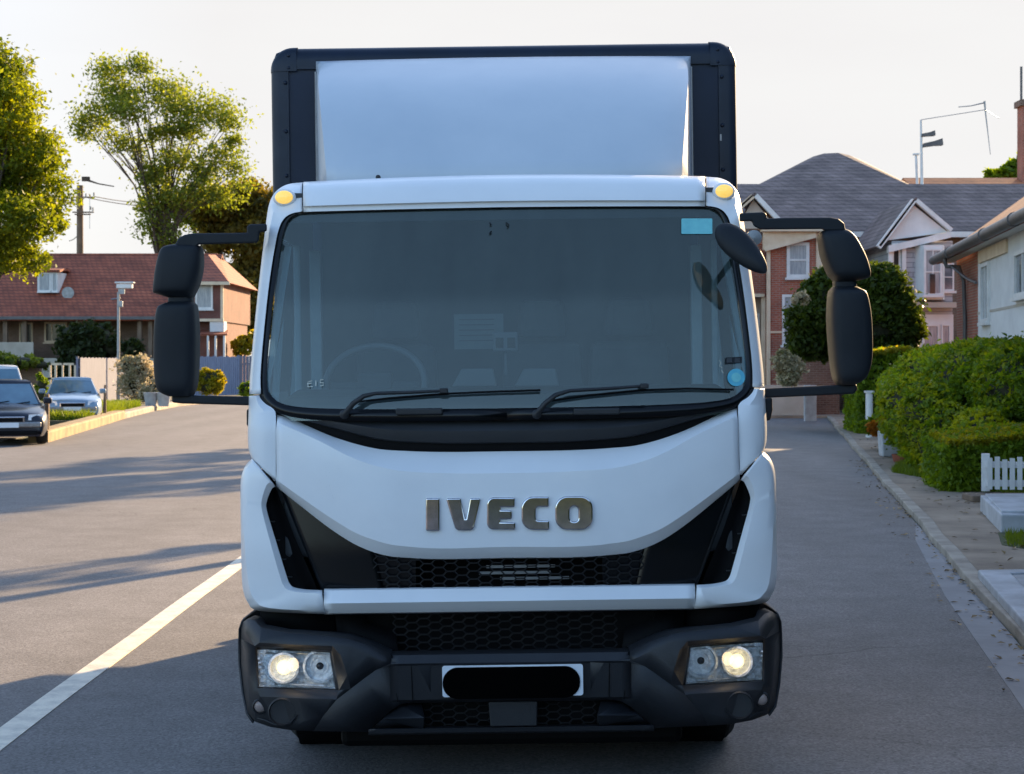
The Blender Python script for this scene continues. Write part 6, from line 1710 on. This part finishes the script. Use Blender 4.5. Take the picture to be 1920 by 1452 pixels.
picket('picket_fence', 'white picket panel between box hedge and low wall', (XD(1849, 21.2), 21.2), (XD(1990, 21.0), 21.0), ZD(859, 21.2) - ZD(922, 21.2), 'white', .062, .030, z0=ZD(922, 21.2), th=.025)
mb = MB(); mb.b2(XD(1817, 21.0), XD(2000, 21), 20.85, 21.35, .06, ZD(928, 21)); tag(mb.build('low_wall', M['wood'], bevel=.02), 'low brown wall under the picket panel', 'wall')
# white block trough
t = thing('block_trough', 'white painted block trough beside the pavement at the right edge', 'trough', (XD(1885, 19.0), 18.8, 0.06))
mb = MB(); k = t.location
q = [(XD(1838, 19.6) - k.x, 19.6 - k.y), (XD(1877, 17.1) - k.x, 17.1 - k.y), (XD(2030, 17.1) - k.x, 16.9 - k.y), (XD(2000, 19.6) - k.x, 19.6 - k.y)]
mb.slab(q, 0, ZD(942, 18.6) - .06); mb.build('block_wall', M['block'], t, bevel=.015)
mb = MB(); q2 = [(p[0] * .96 + .03, p[1] * .9) for p in q]; mb.slab(q2, ZD(942, 18.6) - .06 - .02, ZD(942, 18.6) - .06 + .025); mb.build('coping', M['block'], t, bevel=.008, label='pale blue grey coping')
# planter with orange plant
t = thing('white_pot', 'white square pot standing on the pavement beside the big hedge', 'pot', (XD(1671, 31), 31, .07))
mb = MB(); mb.box((0, 0, .24), (.40, .34, .48), taper=1.12); mb.build('pot', M['block'], t, bevel=.03)
mb = MB(); mb.cyl((0, 0, .50), .16, .03, 'z', 16); mb.build('soil', M['soil'], t)
mb = MB(); mb.lathe([(.01, 0), (.20, .01), (.24, .14), (.21, .13), (.01, .08)], (XD(1697, 29.2), 29.2, .07), 'z', 18); tag(mb.build('terracotta_dish', M['terra'], smooth=50), 'terracotta dish tucked under the hedge beside the white pot', 'dish')
bush('orange_plant', 'orange and yellow leaved plant behind the white pot', 'plant', (XD(1662, 33), 33, .05), px_blobs([(1664, 800, 16, 18), (1650, 795, 14, 14), (1640, 805, 16, 10)], 33, (XD(1662, 33), 33, .05)), 2200, .06, L_O, core=.5)
bush('lime_plant', 'low green plant left of the white pot', 'plant', (XD(1640, 34), 34, .05), px_blobs([(1636, 800, 18, 14), (1622, 800, 12, 9)], 34, (XD(1640, 34), 34, .05)), 1500, .06, L_H, core=.6)
gx0 = XD(1905, 15.6)
grass('lawn_patch', 'small patch of grass at the right edge above the driveway', [(4.78, 15.9), (5.3, 14.6), (7.4, 14.6), (7.4, 17.2), (5.1, 17.0)], 9000, .07, .066)
mb = MB(); mb.slab([(4.75, 15.95), (5.25, 14.55), (7.6, 14.5), (7.6, 17.3), (5.05, 17.1)], 0, .0745); tag(mb.build('lawn_soil', M['field']), kind='structure')
grass('pavement_weeds', 'thin weeds along the foot of the right hedge', [(XD(1715, 25), 26.5), (XD(1700, 28), 28.5), (XD(1720, 28.5), 28.5), (XD(1745, 25), 25)], 2500, .10, .066)

def litter(name, label, n, z, fy, fx, size, material):
    y = fy(n); x = fx(y); P = np.stack([x, y, np.full(n, z) + rng.random(n) * .012], 1)
    o = leaf_mesh(name, P, size, material, None, up=3.0); return tag(o, label, 'leaf litter', kind='stuff')
L_R = leaf_mat('fallen_leaves', (0.10, 0.055, 0.02), (0.32, 0.22, 0.08), 0.1, (1, 1, 1))
litter('leaf_litter', 'fallen brown leaves scattered on the right pavement and along its kerb', 1200, .078, lambda n: 10 + 28 * rng.random(n) ** 1.3, lambda y: kx(y) + .12 + 1.7 * rng.random(len(y)) ** .5, .035, L_R)
litter('gutter_leaves', 'small dead leaves lying in the gutter beside the right kerb', 350, .008, lambda n: 9 + 22 * rng.random(n), lambda y: kx(y) - .02 - .35 * rng.random(len(y)) ** 3, .03, L_R)
grass('kerb_weeds', 'small weeds growing along the foot of the right kerb wall and hedge', [(kx(19) + 1.5, 19), (kx(19) + 1.8, 19), (kx(30) + 1.75, 30), (kx(30) + 1.25, 30)], 1800, .09, .066)
# ================================================================== ADDED SHADE TREES (unseen, behind the truck and beyond the right edge: they throw the shade on the road)
def shade(label, base, ht, r, n, size=.17, seed=1, group=None):
    bl_ = []
    rd = random.Random(seed)
    for k in range(9):
        a = rd.uniform(0, 6.28); q = rd.uniform(.1, .72) * r
        bl_.append((q * math.cos(a), q * math.sin(a), ht * .62 + rd.uniform(-.24, .24) * ht, r * .42, r * .42, ht * .14))
    return tree('unseen_tree', label, 'tree', base, ht * .5, .16, bl_, n, size, L_A, group=group, seed=seed, per=60, clump=.15, shell=.3)
where = ['broad shade tree added out of sight behind the truck box', 'small shade tree added out of sight right behind the truck', 'tallest and farthest shade tree added out of sight behind the truck', 'slender shade tree added out of sight close behind the truck']
for i, (x, y, ht, r, dn) in enumerate(SHADE):
    shade(where[i], (x, y, 0), ht, r, int(dn * r * r), .17, 20 + i, 'added shade trees behind the truck')
P0, P1 = Vector((10.0, 29.4)), Vector((6.3, 9.0)); md = (P0 + P1) / 2  # unseen hedges added to shade the right-hand road
hedge_box('added_shade_hedge', 'tall conifer hedge added beyond the right edge of the view to shade the road', (md.x, md.y, .05), math.atan2(P1.y - P0.y, P1.x - P0.x), (P1 - P0).length, 1.1, 5.2, 30000, .16, L_Y)
P0, P1 = Vector((6.5, 8.6)), Vector((6.0, -9.0)); md = (P0 + P1) / 2
hedge_box('added_shade_hedge', 'tall conifer hedge added out of view beside the camera to shade the road', (md.x, md.y, .05), math.atan2(P1.y - P0.y, P1.x - P0.x), (P1 - P0).length, 1.1, 4.6, 20000, .2, L_Y)
mb = MB(); mb.slab([(-1.6, 17.2), (1.2, 16.6), (3.6, 30), (4.6, 48), (1.2, 48), (-1.2, 34)], 0.0, 0.075); tag(mb.build('tree_island', M['field'], bevel=.03), kind='structure')
hedge_box('clipped_hedge', 'long dark hedge added behind the camera for reflections', (0, -21, 0), 0, 34, 1.2, 2.6, 16000, .22, L_Y)  # added as a dark band for the chrome letters to reflect
# unseen trees behind the camera that the chrome letters and the glass mirror
for i, (x, y, ht, r) in enumerate([(-9, -26, 7, 4), (-1, -31, 6.5, 4.5), (8, -27, 7.5, 4.2)]):
    shade(['left one of three street trees behind the camera', 'middle one of three street trees behind the camera', 'right one of three street trees behind the camera'][i], (x, y, 0), ht, r, 9000, .26, 60 + i, 'street trees behind the camera')
